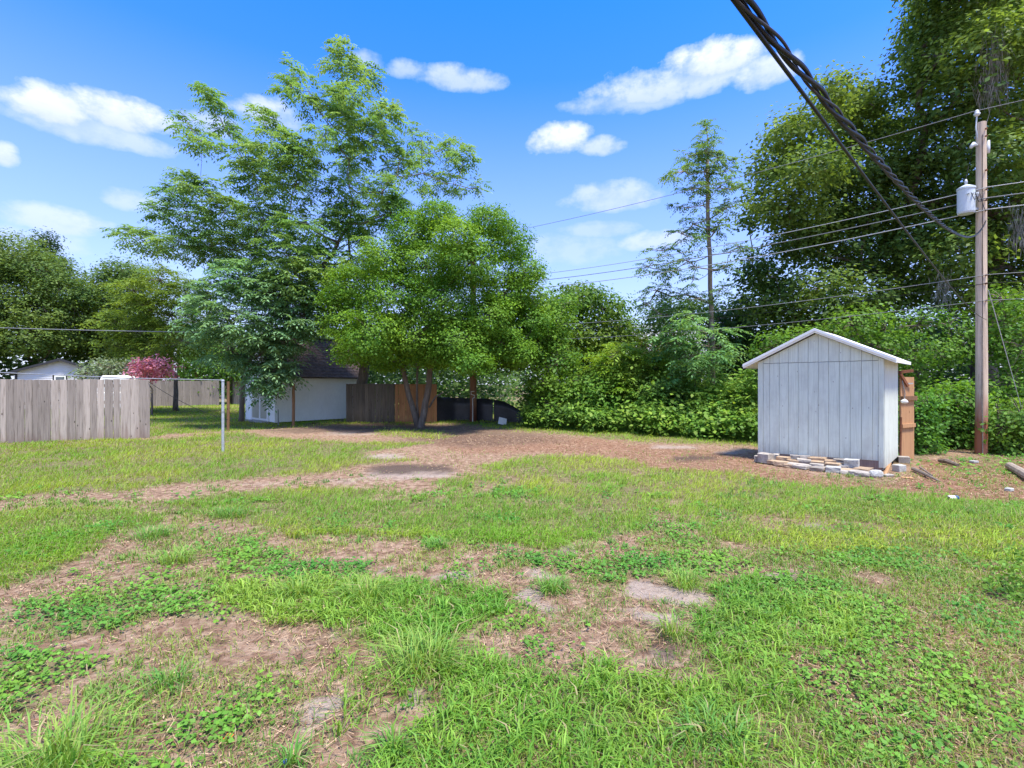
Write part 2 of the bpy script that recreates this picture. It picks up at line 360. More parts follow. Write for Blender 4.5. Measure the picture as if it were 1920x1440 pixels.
for e, a in [((965, 1115, 52, 17), 1), ((1235, 1112, 42, 22), 1), ((1205, 1157, 50, 16), .9), ((1405, 1072, 46, 13), 1), ((1100, 1030, 50, 10), .7), ((690, 1066, 48, 9), .8), ((850, 1083, 50, 9), .8),
             ((740, 1318, 42, 26), .8), ((570, 1332, 55, 24), .7), ((830, 1385, 60, 26), .8), ((1520, 985, 44, 9), .8), ((1610, 1002, 50, 11), .8), ((760, 888, 90, 12), .7), ((640, 900, 60, 8), .5),
             ((1250, 836, 50, 4), .8), ((500, 905, 80, 8), .4), ((1010, 1075, 50, 14), .7), ((1190, 1240, 55, 26), .6), ((720, 855, 60, 5), .8), ((640, 812, 80, 4), .6), ((1390, 845, 40, 6), .8),
             ((1010, 1135, 40, 12), .7), ((1620, 1130, 50, 26), .5), ((420, 995, 30, 7), .3), ((930, 1180, 30, 14), .4), ((1560, 1170, 30, 14), .4)]:
    maxi(sand, ell(*e) * a)
for e, a in [((775, 879, 80, 10), 1), ((1310, 857, 70, 6), 1), ((1190, 1235, 70, 26), .7), ((900, 820, 170, 22), .6), ((720, 803, 160, 8), .7), ((1180, 1170, 60, 16), .5), ((560, 806, 60, 6), .7)]:  # wide patch right of the forked trunk also paints canopy shade into the soil
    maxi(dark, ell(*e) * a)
for poly, a in [([(780, 815), (960, 815), (1100, 820), (1250, 835), (1420, 850), (1480, 900), (1250, 885), (1100, 850), (950, 850), (850, 850)], .8),
                ([(1420, 872), (1520, 895), (1700, 905), (1750, 860), (2000, 860), (2000, 960), (1700, 930), (1450, 900)], 1.),
                ([(1600, 1120), (1800, 1150), (2000, 1250), (2000, 1440), (1700, 1440), (1500, 1280)], .7), ([(560, 1200), (700, 1240), (720, 1300), (600, 1280)], .5)]:
    maxi(red, inpoly(poly, gu, gv) * a)
# bare places cut into the lawns
bare = np.zeros(shape)
for e in [(1280, 935, 40, 8), (1180, 885, 30, 5), (420, 915, 50, 6), (900, 912, 45, 8), (1000, 945, 60, 7), (690, 990, 40, 10), (480, 1010, 60, 12), (1230, 905, 40, 5), (960, 895, 30, 5), (730, 935, 60, 9), (1420, 975, 60, 10), (220, 890, 30, 4), (500, 945, 40, 5)]:
    maxi(bare, ell(*e) * .8)
lawn *= (1 - bare)
def blur(m, n=2):
    for _ in range(n):
        m = (m + np.roll(m, 1, 0) + np.roll(m, -1, 0) + np.roll(m, 1, 1) + np.roll(m, -1, 1)) / 5
    return m
MAPS = {k: blur(m) for k, m in dict(lawn=lawn, lush=lush, clov=clov, sand=sand, dark=dark, red=red, sparse=sparse).items()}
def look(names, x, y):
    """cover at ground points (x, y), edges broken by noise"""
    yy = np.maximum(y, 1.12)
    wob = 0.16 + 0.012 * yy
    xx = x + (fbm(x * 1.3 + 40, y * 1.3, 4) - .5) * wob * 5; y2 = yy + (fbm(x * 1.3, y * 1.3 + 80, 4) - .5) * wob * 2.2
    y2 = np.maximum(y2, 1.1)
    u = 960 + xx / y2 * F; v = 720 + H / y2 * F
    i = np.clip(((v - V0) / DV).astype(int), 0, shape[0] - 1); j = np.clip(((u - U0) / DU).astype(int), 0, shape[1] - 1)
    return [MAPS[n][i, j] for n in names]

# ------------------------------------------------------------------ the ground
def axis(lo, hi, c, s0, g):
    r = [c]; x = c
    while x < hi: x += s0 + g * (x - c); r.append(x)
    l = []; x = c
    while x > lo: x -= s0 + g * (c - x); l.append(x)
    return np.array(l[::-1] + r)
xs = axis(-700, 700, 0.0, .065, .045); ys = axis(-40, 1200, 2.2, .055, .042)
X, Y = np.meshgrid(xs, ys); nx, ny = len(xs), len(ys)
x, y = X.ravel(), Y.ravel()
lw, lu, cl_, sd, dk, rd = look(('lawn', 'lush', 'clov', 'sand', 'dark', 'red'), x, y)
green = np.clip(lw * .9 + lu * .8 + cl_ * .9, 0, 1); green[(y > 70) | (np.abs(x) > 60)] = .8
Z = gz(x, y) * (y < 80)
idx = (np.arange(ny - 1)[:, None] * nx + np.arange(nx - 1)[None, :]).ravel()
fc = np.stack([idx, idx + 1, idx + nx + 1, idx + nx], 1)
def groundmat():
    m, t, b, out = newmat('soil')
    a = t.add('ShaderNodeAttribute', _attribute_name='Col'); s = t.add('ShaderNodeSeparateColor', i0=a.outputs['Color'])
    a2 = t.add('ShaderNodeAttribute', _attribute_name='redness')
    co = t.n.new('ShaderNodeTexCoord').outputs['Object']
    nA = t.noise(co, 1.6, 6, 0.6); nB = t.noise(co, 9, 6, 0.7); nC = t.noise(co, 60, 5, 0.7); nD = t.noise(t.map(co, (1, 1, 1), (9, 4, 0)), 4, 5, 0.65)
    dirt = t.ramp(nB, [(0.32, (0.085, 0.048, 0.028)), (0.48, (0.265, 0.165, 0.105)), (0.64, (0.43, 0.305, 0.21))])
    redc = t.ramp(nB, [(0.3, (0.11, 0.045, 0.025)), (0.52, (0.24, 0.11, 0.06)), (0.72, (0.36, 0.20, 0.12))])
    rf = t.math('ADD', t.math('MULTIPLY', a2.outputs['Fac'], 0.65), t.math('MULTIPLY', t.math('SUBTRACT', nD, 0.5), 1.6), clamp=True)
    c = t.mix(rf, dirt, redc)
    sandc = t.ramp(nC, [(0.3, (0.25, 0.20, 0.16)), (0.55, (0.43, 0.365, 0.31)), (0.8, (0.54, 0.475, 0.42))])
    sf = t.math('ADD', t.math('MULTIPLY', s.outputs[1], 1.5), t.math('MULTIPLY', t.math('SUBTRACT', nA, 0.5), 1.6))
    sf = t.math('MULTIPLY', t.math('SUBTRACT', t.math('ADD', sf, t.math('MULTIPLY', t.math('SUBTRACT', nB, .5), .9)), 0.28), 1.5, clamp=True)
    c = t.mix(t.math('MULTIPLY', sf, t.math('ADD', 0.32, t.math('MULTIPLY', nC, 0.6))), c, sandc)
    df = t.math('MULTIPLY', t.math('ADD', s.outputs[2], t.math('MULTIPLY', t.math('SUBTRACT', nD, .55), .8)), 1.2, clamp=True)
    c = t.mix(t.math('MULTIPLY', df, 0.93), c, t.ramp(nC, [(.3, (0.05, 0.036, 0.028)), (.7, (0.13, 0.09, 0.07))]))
    gc = t.ramp(nB, [(.3, (0.055, 0.075, 0.02)), (.7, (0.15, 0.16, 0.05))])
    gf = t.math('MULTIPLY', t.math('ADD', s.outputs[0], t.math('MULTIPLY', t.math('SUBTRACT', nB, .5), .5)), 1.0, clamp=True)
    c = t.mix(t.math('MULTIPLY', gf, 0.75), c, gc)
    c = t.mix(t.math('MULTIPLY', t.math('SUBTRACT', nC, .5, clamp=True), 1.4), c, (0.09, 0.06, 0.045))
    t.l.new(c, b.inputs['Base Color']); b.inputs['Roughness'].default_value = 0.95; b.inputs['Specular IOR Level'].default_value = 0.15
    h = t.math('ADD', t.math('MULTIPLY', nC, .5), nB)
    bp = t.add('ShaderNodeBump', Strength=1.0, Distance=0.04, Height=h); t.l.new(bp.outputs[0], b.inputs['Normal'])
    return m
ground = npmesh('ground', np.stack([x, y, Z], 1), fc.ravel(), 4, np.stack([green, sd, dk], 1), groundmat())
tag(ground, kind='structure')
ra = ground.data.attributes.new('redness', 'FLOAT', 'POINT'); ra.data.foreach_set('value', rd.astype(np.float32))
ground.data.polygons.foreach_set('use_smooth', [True] * len(ground.data.polygons))

# ------------------------------------------------------------------ grass
def sample_ground(n, y0, y1, p, halfw=1.12, pad=.8):
    """points with density falling as y**-p inside the wedge that can be seen"""
    q = 1 - p + 1
    uu = rng.random(n)
    yy = (y0 ** q + uu * (y1 ** q - y0 ** q)) ** (1 / q) if abs(q) > 1e-6 else y0 * (y1 / y0) ** uu
    xx = (rng.random(n) * 2 - 1) * (halfw * yy + pad)
    return xx, yy
def mixcol(c0, c1, t): return np.asarray(c0)[None] * (1 - t[:, None]) + np.asarray(c1)[None] * t[:, None]
def rdir(n):
    a = rng.random(n) * 2 * np.pi; return np.stack([np.cos(a), np.sin(a), np.zeros(n)], 1)
def blades(pos, d, hgt, lean, wid, col, seg):
    """pos (N,3), d = horizontal lean direction, lean 0..2, seg 1 or 3 triangles each"""
    n = len(pos); side = np.stack([-d[:, 1], d[:, 0], np.zeros(n)], 1); up = np.array([0, 0, 1.])
    tw = (rng.random(n) - .5)[:, None] * 1.6; side = side * np.cos(tw) + d * np.sin(tw)
    h = hgt[:, None]; l = lean[:, None]; w_ = wid[:, None] / 2
    if seg == 1:
        a = pos - side * w_; b = pos + side * w_; c = pos + d * h * l * .8 + up * h * (1 - .25 * l)
        V = np.stack([a, b, c], 1).reshape(-1, 3); f = np.arange(3 * n); k = 3; nper = 3
        cols = np.repeat(col, 3, 0).reshape(n, 3, 3); cols[:, 2] *= 1.12
    else:
        m = pos + d * h * l * .30 + up * h * .62 * (1.05 - .22 * l); c = pos + d * h * l * 1.0 + up * h * np.maximum(.08, 1 - .52 * l)
        a = pos - side * w_ * .8; b = pos + side * w_ * .8; m1 = m - side * w_; m2 = m + side * w_
        V = np.stack([a, b, m1, m2, c], 1).reshape(-1, 3)
        i = (np.arange(n) * 5)[:, None]; f = (i + np.array([[0, 1, 3, 2, 2, 3, 4]])).ravel(); nper = np.tile([4, 3], n)
        cols = np.repeat(col, 5, 0).reshape(n, 5, 3); cols[:, 4] *= 1.1
    return V, f, nper, cols.reshape(-1, 3)
def blade_obj(name, parts, mat, kind='stuff', label=None, cat=None):
    Vs = []; Fs = []; Ns = []; Cs = []; o = 0
    for V, f, nper, c in parts:
        Vs.append(V); Fs.append(f + o); o += len(V); Cs.append(c)
        Ns.append(np.full(len(f) // 3, 3) if np.isscalar(nper) else nper)
    ob = npmesh(name, np.concatenate(Vs), np.concatenate(Fs), np.concatenate(Ns), np.concatenate(Cs), mat)
    return tag(ob, label, cat, kind=kind)
SHED_L, SHED_R = G(1422, 860), G(1658, 884)
SD = (SHED_R - SHED_L).normalized(); SN = Vector((-SD.y, SD.x, 0))      # along the front, and backwards
def keepout(x, y):
    k = np.ones(len(x), bool)
    a = (x - SHED_L.x) * SD.x + (y - SHED_L.y) * SD.y; b = (x - SHED_L.x) * SN.x + (y - SHED_L.y) * SN.y
    k &= ~((a > -.05) & (a < 2.5) & (b > -.25) & (b < 1.8))
    return k
gparts = []
# lime lawn
for (n, y0, y1, p, seg) in ((440000, 5.5, 46, 1.55, 1), (60000, 3.6, 5.5, .8, 3)):
    x, y = sample_ground(n, y0, y1, p); lw, = look(('lawn',), x, y)
    lump = fbm(x * 2.2, y * 2.2 + 5, 3); den = np.clip(lw * 1.25 * np.clip((lump - .22) * 3.5, .2, 1), 0, 1)
    k = (rng.random(n) < den) & keepout(x, y); x, y, lump = x[k], y[k], lump[k]; n = len(x)
    c = mixcol((.16, .335, .025), (.33, .42, .04), np.clip(fbm(x * .6 + 9, y * .6, 3) * 2.2 - .6 + (rng.random(n) - .5) * .6, 0, 1))
    dry = rng.random(n) < .08 + .12 * (fbm(x * .9, y * .9 + 30, 3) > .55); c[dry] = (.30, .25, .11)
    c *= (.8 + .4 * rng.random(n))[:, None]
    h = (.045 + .06 * rng.random(n)) * (.55 + 1.0 * lump) * np.clip(1.1, 1, 1.2)
    d = rdir(n); d[:, 0] += .35; wd = .0048 * (np.maximum(y, 4) / 4) ** .85
    gparts.append(blades(np.stack([x, y, gz(x, y)], 1), d, h, .35 + 1.05 * rng.random(n), wd * (.7 + .6 * rng.random(n)), c, seg))
# short rough cover everywhere
for (n, y0, y1, p, seg) in ((210000, 1.6, 7, .9, 3), (120000, 7, 30, 1.5, 1)):
    x, y = sample_ground(n, y0, y1, p); lw, lu, cv, sd, dk, rd = look(('lawn', 'lush', 'clov', 'sand', 'dark', 'red'), x, y)
    spot = fbm(x * 2.6 + 60, y * 2.6, 4); big = fbm(x * .5 + 11, y * .5 + 4, 3)
    right = np.clip((x / y - .22) * 2.2, 0, 1) * (y < 9.5)
    den = np.clip((spot - .46 + .12 * right) * 7, 0, 1) * (.46 + .5 * right) + lu * .5 + .08
    den *= (1 - .6 * rd * (y < 6)) * np.clip(1 - sd * 1.1, 0, 1) * np.clip(1 - .8 * dk, 0, 1); den[y > 12.5] *= .2
    k = (rng.random(n) < den) & keepout(x, y); x, y = x[k], y[k]; n = len(x)
    c = mixcol((.11, .25, .035), (.26, .34, .055), np.clip(rng.random(n) * .8 + fbm(x, y, 3) - .4, 0, 1))
    dry = rng.random(n) < .16; c[dry] = (.34, .27, .15); c *= (.75 + .5 * rng.random(n))[:, None]
    d = rdir(n); wd = .0042 * (np.maximum(y, 3) / 3) ** .8
    gparts.append(blades(np.stack([x, y, gz(x, y)], 1), d, (.025 + .06 * rng.random(n)), .3 + 1.1 * rng.random(n), wd * (.6 + .8 * rng.random(n)), c, seg))
blade_obj('grass', gparts, M_grass)
# lush crab grass in the foreground: sprigs of broad curved blades
def sprigs(n, y0, y1, key, dens_mul, k, hgt, wid, c0, c1, p=.6, spread=.02, lean=(.4, 1.3), pick=None):
    x, y = sample_ground(n, y0, y1, p); m, sd = look((key, 'sand'), x, y)
    den = m * dens_mul * np.clip((fbm(x * 3 + 3, y * 3 + 70, 3) - .25) * 4, .15, 1)
    if pick is not None: den = pick(x, y, m, sd)
    q = rng.random(n) < den; x, y = x[q], y[q]; n = len(x)
    sh = rng.random(n); t = np.clip(fbm(x * 1.2 + 20, y * 1.2, 3) * 2 - .5 + (sh - .5) * .6, 0, 1); c = mixcol(c0, c1, t) * (.8 + .4 * rng.random(n))[:, None]
    x = np.repeat(x, k) + rng.normal(size=n * k) * spread; y = np.repeat(y, k) + rng.normal(size=n * k) * spread; c = np.repeat(c, k, 0) * (.85 + .3 * rng.random(n * k))[:, None]
    sc_ = np.repeat(.6 + .8 * rng.random(n), k); n = n * k
    dry = rng.random(n) < .035; c[dry] = (.36, .30, .15)
    return blades(np.stack([x, y, gz(x, y) + 0.0], 1), rdir(n), hgt * sc_ * (.6 + .7 * rng.random(n)), lean[0] + (lean[1] - lean[0]) * rng.random(n), wid * (.6 + .7 * rng.random(n)) * (np.maximum(y, 2.5) / 2.5) ** .5, c, 3)
lp = [sprigs(16000, 1.5, 4.9, 'lush', 1.0, 7, .10, .0075, (.11, .275, .03), (.25, .385, .05), p=.3),
      sprigs(26000, 1.5, 9.0, 'sparse', 1, 6, .07, .006, (.10, .24, .045), (.21, .31, .06), p=.8,
             pick=lambda x, y, m, sd: np.clip((fbm(x * 1.9 + 33, y * 1.9 + 12, 4) - .54) * 5 + .05 + .22 * np.clip(x / y - .15, 0, .6), 0, .9) * np.clip(1 - sd, 0, 1) * .55 * (1 - .6 * look(('red',), x, y)[0]))]
blade_obj('crab_grass', lp, M_grass)
# creeping weeds: small rounded leaves held flat
def leaves_mesh(pos, dr, nm, ln, wd, col, fold=.18):
    n = len(pos); s = np.cross(nm, dr); s /= np.linalg.norm(s, axis=1, keepdims=True) + 1e-9
    l = ln[:, None]; w_ = wd[:, None] / 2
    a = pos; b = pos + dr * l * .45 + s * w_ + nm * w_ * fold; c = pos + dr * l; d = pos + dr * l * .45 - s * w_ + nm * w_ * fold
    V = np.stack([a, b, c, d], 1).reshape(-1, 3); return V, np.arange(4 * n), np.full(n, 4), np.repeat(col, 4, 0)
def unit(v): return v / (np.linalg.norm(v, axis=1, keepdims=True) + 1e-9)
def weeds(n, y0, y1, p, k, size):
    x, y = sample_ground(n, y0, y1, p); m, sd, lu = look(('clov', 'sand', 'lush'), x, y)
    den = np.clip(m * 1.5 * np.clip((fbm(x * 3 + 13, y * 3 + 7, 3) - .2) * 4, .1, 1) + np.clip((fbm(x * 2.3 + 5, y * 2.3 + 90, 4) - .64) * 5, 0, .5) * (y < 8) * (1 - sd), 0, 1)
    q = (rng.random(n) < den) & keepout(x, y); x, y = x[q], y[q]; n = len(x)
    t = np.clip(fbm(x * 1.5 + 1, y * 1.5, 3) * 2 - .5, 0, 1); c = mixcol((.075, .24, .03), (.17, .33, .035), t)
    x = np.repeat(x, k) + rng.normal(size=n * k) * .035; y = np.repeat(y, k) + rng.normal(size=n * k) * .035; c = np.repeat(c, k, 0) * (.7 + .6 * rng.random(n * k))[:, None]
    n *= k; z = gz(x, y) + .008 + .045 * rng.random(n)
    nm = unit(np.stack([rng.normal(size=n) * .4, rng.normal(size=n) * .4 - .15, np.ones(n)], 1)); d = rdir(n); d = unit(d - nm * np.sum(d * nm, 1, keepdims=True))
    s = size * (.6 + .8 * rng.random(n)) * (np.maximum(y, 3) / 3) ** .5
    return leaves_mesh(np.stack([x, y, z], 1), d, nm, s, s * .75, c)
blade_obj('ground_cover', [weeds(22000, 1.6, 8.0, .9, 7, .026), weeds(5000, 8, 16, 1, 6, .03)], M_grass)
# straw, mulch chips and fallen leaves on the bare soil
x, y = sample_ground(210000, 1.5, 16, 1.5); xn, yn = sample_ground(60000, 1.5, 5.5, .8); x = np.concatenate([x, xn]); y = np.concatenate([y, yn]); lw, lu, sd, rd = look(('lawn', 'lush', 'sand', 'red'), x, y)
k = (rng.random(len(x)) < np.clip((.35 + .5 * rd) * (1.1 - lw) * (1 - .75 * sd) * np.clip((fbm(x * 2 + 7, y * 2, 3) - .3) * 4, .1, 1.2), 0, 1)); x, y, rd = x[k], y[k], rd[k]; n = len(x)
c = mixcol((.16, .075, .04), (.50, .36, .22), rng.random(n) ** 1.3); chip = rng.random(n) < .25 + .4 * rd
nm = unit(np.stack([rng.normal(size=n) * .3, rng.normal(size=n) * .3, np.ones(n)], 1)); d = rdir(n); d = unit(d - nm * np.sum(d * nm, 1, keepdims=True))
ln = np.where(chip, .014 + .02 * rng.random(n), .04 + .09 * rng.random(n)); wd = np.where(chip, .006 + .006 * rng.random(n), .0024 + .0020 * rng.random(n)) * (np.maximum(y, 3) / 3) ** .7
blade_obj('litter', [leaves_mesh(np.stack([x, y, gz(x, y) + .004 + .012 * rng.random(n)], 1), d, nm, ln, wd, c, .1)], M_litter)
# single tufts one can count
def tuft(u, v, ru, n, h, c0, c1, label, wid=.007):
    g = G(u, v); x = g.x + rng.normal(size=n) * ru * .38; y = g.y + rng.normal(size=n) * ru * .3
    d = np.stack([x - g.x, y - g.y, np.zeros(n)], 1) + rdir(n) * ru * .35; d = unit(d)
    c = mixcol(c0, c1, rng.random(n)) * (.8 + .4 * rng.random(n))[:, None]; dr = rng.random(n) < .06; c[dr] = (.4, .34, .17)
    V, f, nper, cc = blades(np.stack([x - g.x, y - g.y, gz(x, y)], 1), d, h * (.5 + .7 * rng.random(n)), .35 + .9 * rng.random(n), wid * (.6 + .6 * rng.random(n)), c, 3)
    o = npmesh('grass_tuft', V, f, nper, cc, M_grass); o.location = (g.x, g.y, 0)
    return tag(o, label, 'grass tuft', 'grass tufts standing out of the lawn')
TL = ((.13, .30, .045), (.29, .39, .075)); TD = ((.09, .26, .045), (.19, .34, .06))
tuft(790, 1262, .26, 330, .235, *TL, 'large pale arching grass tuft at the near edge of the dense green patch')
tuft(690, 1125, .24, 260, .22, *TL, 'wide pale-tipped grass tuft on the far side of the dense green patch')
tuft(560, 1120, .18, 180, .19, *TL, 'spiky tuft at the left end of the dense green patch')
tuft(330, 1055, .22, 240, .17, *TL, 'rounded grass tuft on the bare soil beside the creeping weeds')
tuft(290, 1005, .30, 260, .15, *TD, 'low wide grass tuft just right of the left lawn edge')
tuft(430, 968, .30, 220, .16, *TD, 'dark tuft at the left tip of the middle lawn')
tuft(820, 1028, .17, 170, .13, *TD, 'small bright tuft alone on the soil below the middle lawn')
tuft(1040, 1108, .19, 220, .16, *TD, 'compact grass tuft beside the pale sand patch')
tuft(1090, 1030, .20, 120, .12, *TL, 'yellowish tuft at the near edge of the middle lawn')
tuft(1285, 1100, .16, 160, .20, *TL, 'upright grass tuft right of the sand hollow')
tuft(1262, 1195, .10, 90, .20, *TL, 'thin long-bladed tuft below the dark sandy hollow')
tuft(1340, 1390, .22, 160, .17, *TD, 'deep green tuft nearest the camera in the lush grass')
tuft(545, 1440, .06, 60, .13, *TD, 'slim upright seedling tuft on the sandy soil')
tuft(735, 1418, .06, 70, .14, *TD, 'narrow upright tuft on the pale sand near the camera')
tuft(110, 1450, .30, 300, .26, *TL, 'long blowing grass tuft at the near left')
tuft(320, 1290, .15, 90, .12, *TD, 'sparse thin tuft on the straw-covered soil at left')

# ------------------------------------------------------------------ board fences
rnd = random.Random(11)
def board(name, mat, parent, loc, ang, w_, h, th=.02, lean=0.0, skew=0.0):
    j = lambda a: rnd.uniform(-a, a)
    z1 = h + j(.012); z2 = h + j(.012) + skew; e = .0012
    mb = MB(); mb.quadbox([(e, 0, -.03), (w_ - e, 0, -.03), (w_ - e, th, -.03), (e, th, -.03), (e, 0, z1), (w_ - e, 0, z2), (w_ - e, th, z2), (e, th, z1)])
    o = mb.build(name, mat, parent, bevel=.003, loc=loc); o.rotation_euler = (lean + j(.006), j(.0022), ang); return o
def fence(name, A, B, h, ws, mat, label, group=None, postside=1, rails=(.35, 1.1, 1.6)):
    A = Vector((A.x, A.y, 0)); B = Vector((B.x, B.y, 0)); d = B - A; L = d.length; d.normalize(); ang = math.atan2(d.y, d.x); nb = Vector((-d.y, d.x, 0))
    t = empty(name, A, label, 'fence', group); s = 0; i = 0
    while s < L - .02:
        w_ = ws(i, s); w_ = min(w_, L - s)
        if w_ < .03: break
        board('board', mat, t, tuple(d * s + nb * rnd.uniform(-.006, .006)), ang, w_, h + .012 * math.sin(s * 2.1), .018)
        s += w_ + rnd.uniform(.0, .002) + (rnd.uniform(.004, .010) if rnd.random() < .28 else 0); i += 1
    for z in rails:
        m = MB(); m.bar(nb * .045 + Vector((0, 0, z)), d * L + nb * .045 + Vector((0, 0, z)), .038, .09); m.build('rail', mat, t)
    k = 0.05
    while k <= L:
        m = MB(); c = d * k + nb * .12; m.bar(c + Vector((0, 0, -.2)), c + Vector((0, 0, h - .03)), .09, .09, up=(d.x, d.y, 0)); m.build('fence_post', mat, t); k += 2.4
    return t
nf0, nf1 = G(0, 832), G(281, 820)
nd = (nf1 - nf0).normalized()
def along(A, d, u):
    r = (u - 960) / F; return (r * A.y - A.x) / (d.x - r * d.y)
nfu = [0, 11, 26, 46, 60, 73, 95, 111, 126, 142, 156, 169, 182, 195, 212, 225, 244, 262, 281]
nst = nf0 - nd * 4.2
nfs = [4.2 + along(nf0, nd, u) for u in nfu]; pre = [.14 * i * 1.0 for i in range(31)]; pre = [p for p in pre if p < 4.1]
ed = pre + nfs; ed[len(pre) - 1] = min(ed[len(pre) - 1], 4.1)
wl = [ed[i + 1] - ed[i] for i in range(len(ed) - 1)]
fence('wooden_fence', nst, nf1, 1.78, lambda i, s: (ed[min([k for k in range(len(ed)) if ed[k] > s + .035] or [len(ed) - 1])] - s) if s < ed[-1] - .03 else .1, M_fence,
      'weathered grey board fence at the left, nearest to the camera, brown-stained along its foot')
fence('wooden_fence', GX(283, 36.3), GX(411, 39.0), 1.9, lambda i, s: rnd.choice((.14, .16, .28, .3)), M_fencefar, 'far grey board fence closing the back lawn behind the galvanised post')
fence('wooden_fence', GX(438, 40.0), GX(478, 41.5), 1.9, lambda i, s: rnd.choice((.14, .16)), M_fencefar, 'short far fence section between the tree trunks and the white shed door')
fence('wooden_fence', GX(-40, 34.6), GX(282, 36.2), 1.98, lambda i, s: .3, M_fencefar, 'far fence run showing as a strip above the near grey fence')
fence('wooden_fence', GX(649, 21.35), GX(740, 21.2), 1.66, lambda i, s: rnd.choice((.12, .14, .15)), M_fencedark, 'dark mouldy board fence beside the white shed, behind the leaning tree trunk')
fence('wooden_fence', GX(740.5, 21.15), GX(819, 21.3), 1.63, lambda i, s: rnd.choice((.14, .15)), M_fencenew, 'fresh orange-brown board fence section behind the forked tree')

# steel post, rail, brown posts
p = G(418, 846); m = MB(); m.tube([p + Vector((0, 0, -.2)), p + Vector((0, 0, 1.73))], .033, 14); top = empty('steel_post', p, 'slim galvanised steel post standing in the lawn before the back yard', 'post')
m.v = [(a - p.x, b - p.y, c) for a, b, c in m.v]; m.build('pipe', M_steel, top, smooth=False)
m = MB(); m.tube([(0, 0, 1.72), (0, 0, 1.765)], [.042, .03], 14); m.build('cap', M_steel, top)
m = MB(); m.tube([(0, 0, .95), (0, 0, .985)], .037, 14); m.build('bracket', M_alu, top)
pe = P(-330, 688, 12.6)
m = MB(); m.tube([p + Vector((0, 0, 1.745)), P(240, 709, 12.2), P(0, 698.5, 12.35), pe], .011, 8)
tag(m.build('metal_rail', M_alu), 'thin pale metal rail running left from the steel post above the grey fence', 'rail')
q = Vector((pe.x, pe.y, 0)); m = MB(); m.tube([q + Vector((0, 0, -.2)), pe], .033, 12); tag(m.build('steel_post', M_steel), 'galvanised post at the outer end of the pale rail', 'post')
a = nf1 + Vector((-.02, -.03, 1.72)); b = P(427, 787, 15.0)
m = MB(); m.tube([a.lerp(b, t) + Vector((0, 0, -.25 * 4 * t * (1 - t) * .5)) for t in np.linspace(0, 1, 12)], .008, 6); tag(m.build('slack_cable', M_cable), 'thin dark cable drooping from the fence end to the posts', 'cable')
def woodpost(u, vb, vt, r, label):
    g = G(u, vb); z = H - (vt - 720) / F * g.y; m = MB(); m.tube([(0, 0, -.15), (0.01, 0, z * .5), (0, 0.01, z)], [r, r, r * .94], 10)
    o = m.build('wooden_post', M_post, smooth=False, loc=g); return tag(o, label, 'post')
woodpost(427.5, 808, 715, .050, 'orange-brown wooden post just behind the galvanised steel post')
woodpost(550, 800, 719, .055, 'dark brown wooden post standing before the white shed wall')
g = G(522, 797); m = MB(); m.tube([(0, 0, 0), (-.06, .1, .62)], .022, 8); tag(m.build('iron_stake', M_wire, loc=g), 'short dark iron stake leaning at the corner of the white shed', 'stake')

# ------------------------------------------------------------------ pale shed at the right
W_ = (SHED_R - SHED_L).length; DEP = 1.56
sh = empty('garden_shed', SHED_L, 'pale blue-grey wooden garden shed with vertical boards and white gable trim', 'shed', rz=math.atan2(SD.y, SD.x))
EAVE, APEX = 2.13, 2.69
def prism(name, poly, y0, y1, mat, parent, bevel=.0, axis='x'):
    """poly in (s,z); extruded from y0 to y1 (axis 'x'), or poly in (y,z) extruded along x"""
    mb = MB(); n = len(poly)
    f3 = (lambda s, z, t: (s, t, z)) if axis == 'x' else (lambda s, z, t: (t, s, z))
    mb.v = [f3(s, z, y0) for s, z in poly] + [f3(s, z, y1) for s, z in poly]
    mb.f = [tuple(range(n)), tuple(range(2 * n - 1, n - 1, -1))] + [(i, i + n, (i + 1) % n + n, (i + 1) % n) for i in range(n)]
    me_o = mb.build(name, mat, parent, bevel=0)
    bm = bmesh.new(); bm.from_mesh(me_o.data); bmesh.ops.recalc_face_normals(bm, faces=bm.faces)
    if bevel: bmesh.ops.bevel(bm, geom=bm.edges[:], offset=bevel, segments=1, affect='EDGES', clamp_overlap=True)
    bm.to_mesh(me_o.data); bm.free(); return me_o
roofz = lambda s: APEX - abs(s - W_ / 2) * (APEX - EAVE) / (W_ / 2)
botz = lambda s: .14 + (.195 - .14) * s / W_
us = [1422, 1431.5, 1443.7, 1461.4, 1478.4, 1496.9, 1515.7, 1534.6, 1554.2, 1574, 1594.4, 1615.6, 1636.8, 1648, 1658]
ss = [along(SHED_L, SD, u) for u in us]; ss[0] = 0; ss[-1] = W_
g_ = .0026
for i in range(len(ss) - 1):
    a, b = ss[i] + g_, ss[i + 1] - g_
    if i in (0, len(ss) - 2):      # corner trim, full height
        yo = -.028
        cz = .03 if i == 0 else .13
        prism('corner_trim', [(a - g_, botz(a) - cz), (b, botz(b) - cz), (b, roofz(b) - .01), (a - g_, roofz(a) - .01)], yo, .0, M_shed, sh, .002); continue
    prism('board', [(a, botz(a)), (b, botz(b)), (b, EAVE - .035), (a, EAVE - .04)], -.018 + rnd.uniform(-.001, .001), .0, M_shed, sh, .0025)
    pl = [(a, EAVE - .03), (b, EAVE - .025), (b, roofz(b) - .01)]
    if a < W_ / 2 < b: pl.append((W_ / 2, APEX - .01))
    pl.append((a, roofz(a) - .01)); prism('gable_board', pl, -.019, .0, M_shed, sh, .002)
prism('backing', [(0.01, .02), (W_ - .01, .02), (W_ - .01, EAVE - .03), (W_ / 2, APEX - .05), (0.01, EAVE - .03)], .002, .03, M_wire, sh)
prism('sill_board', [(0.04, .0), (W_ - .03, .0), (W_ - .03, botz(W_) + .01), (0.04, botz(0) + .01)], -.008, .0015, M_sill, sh)
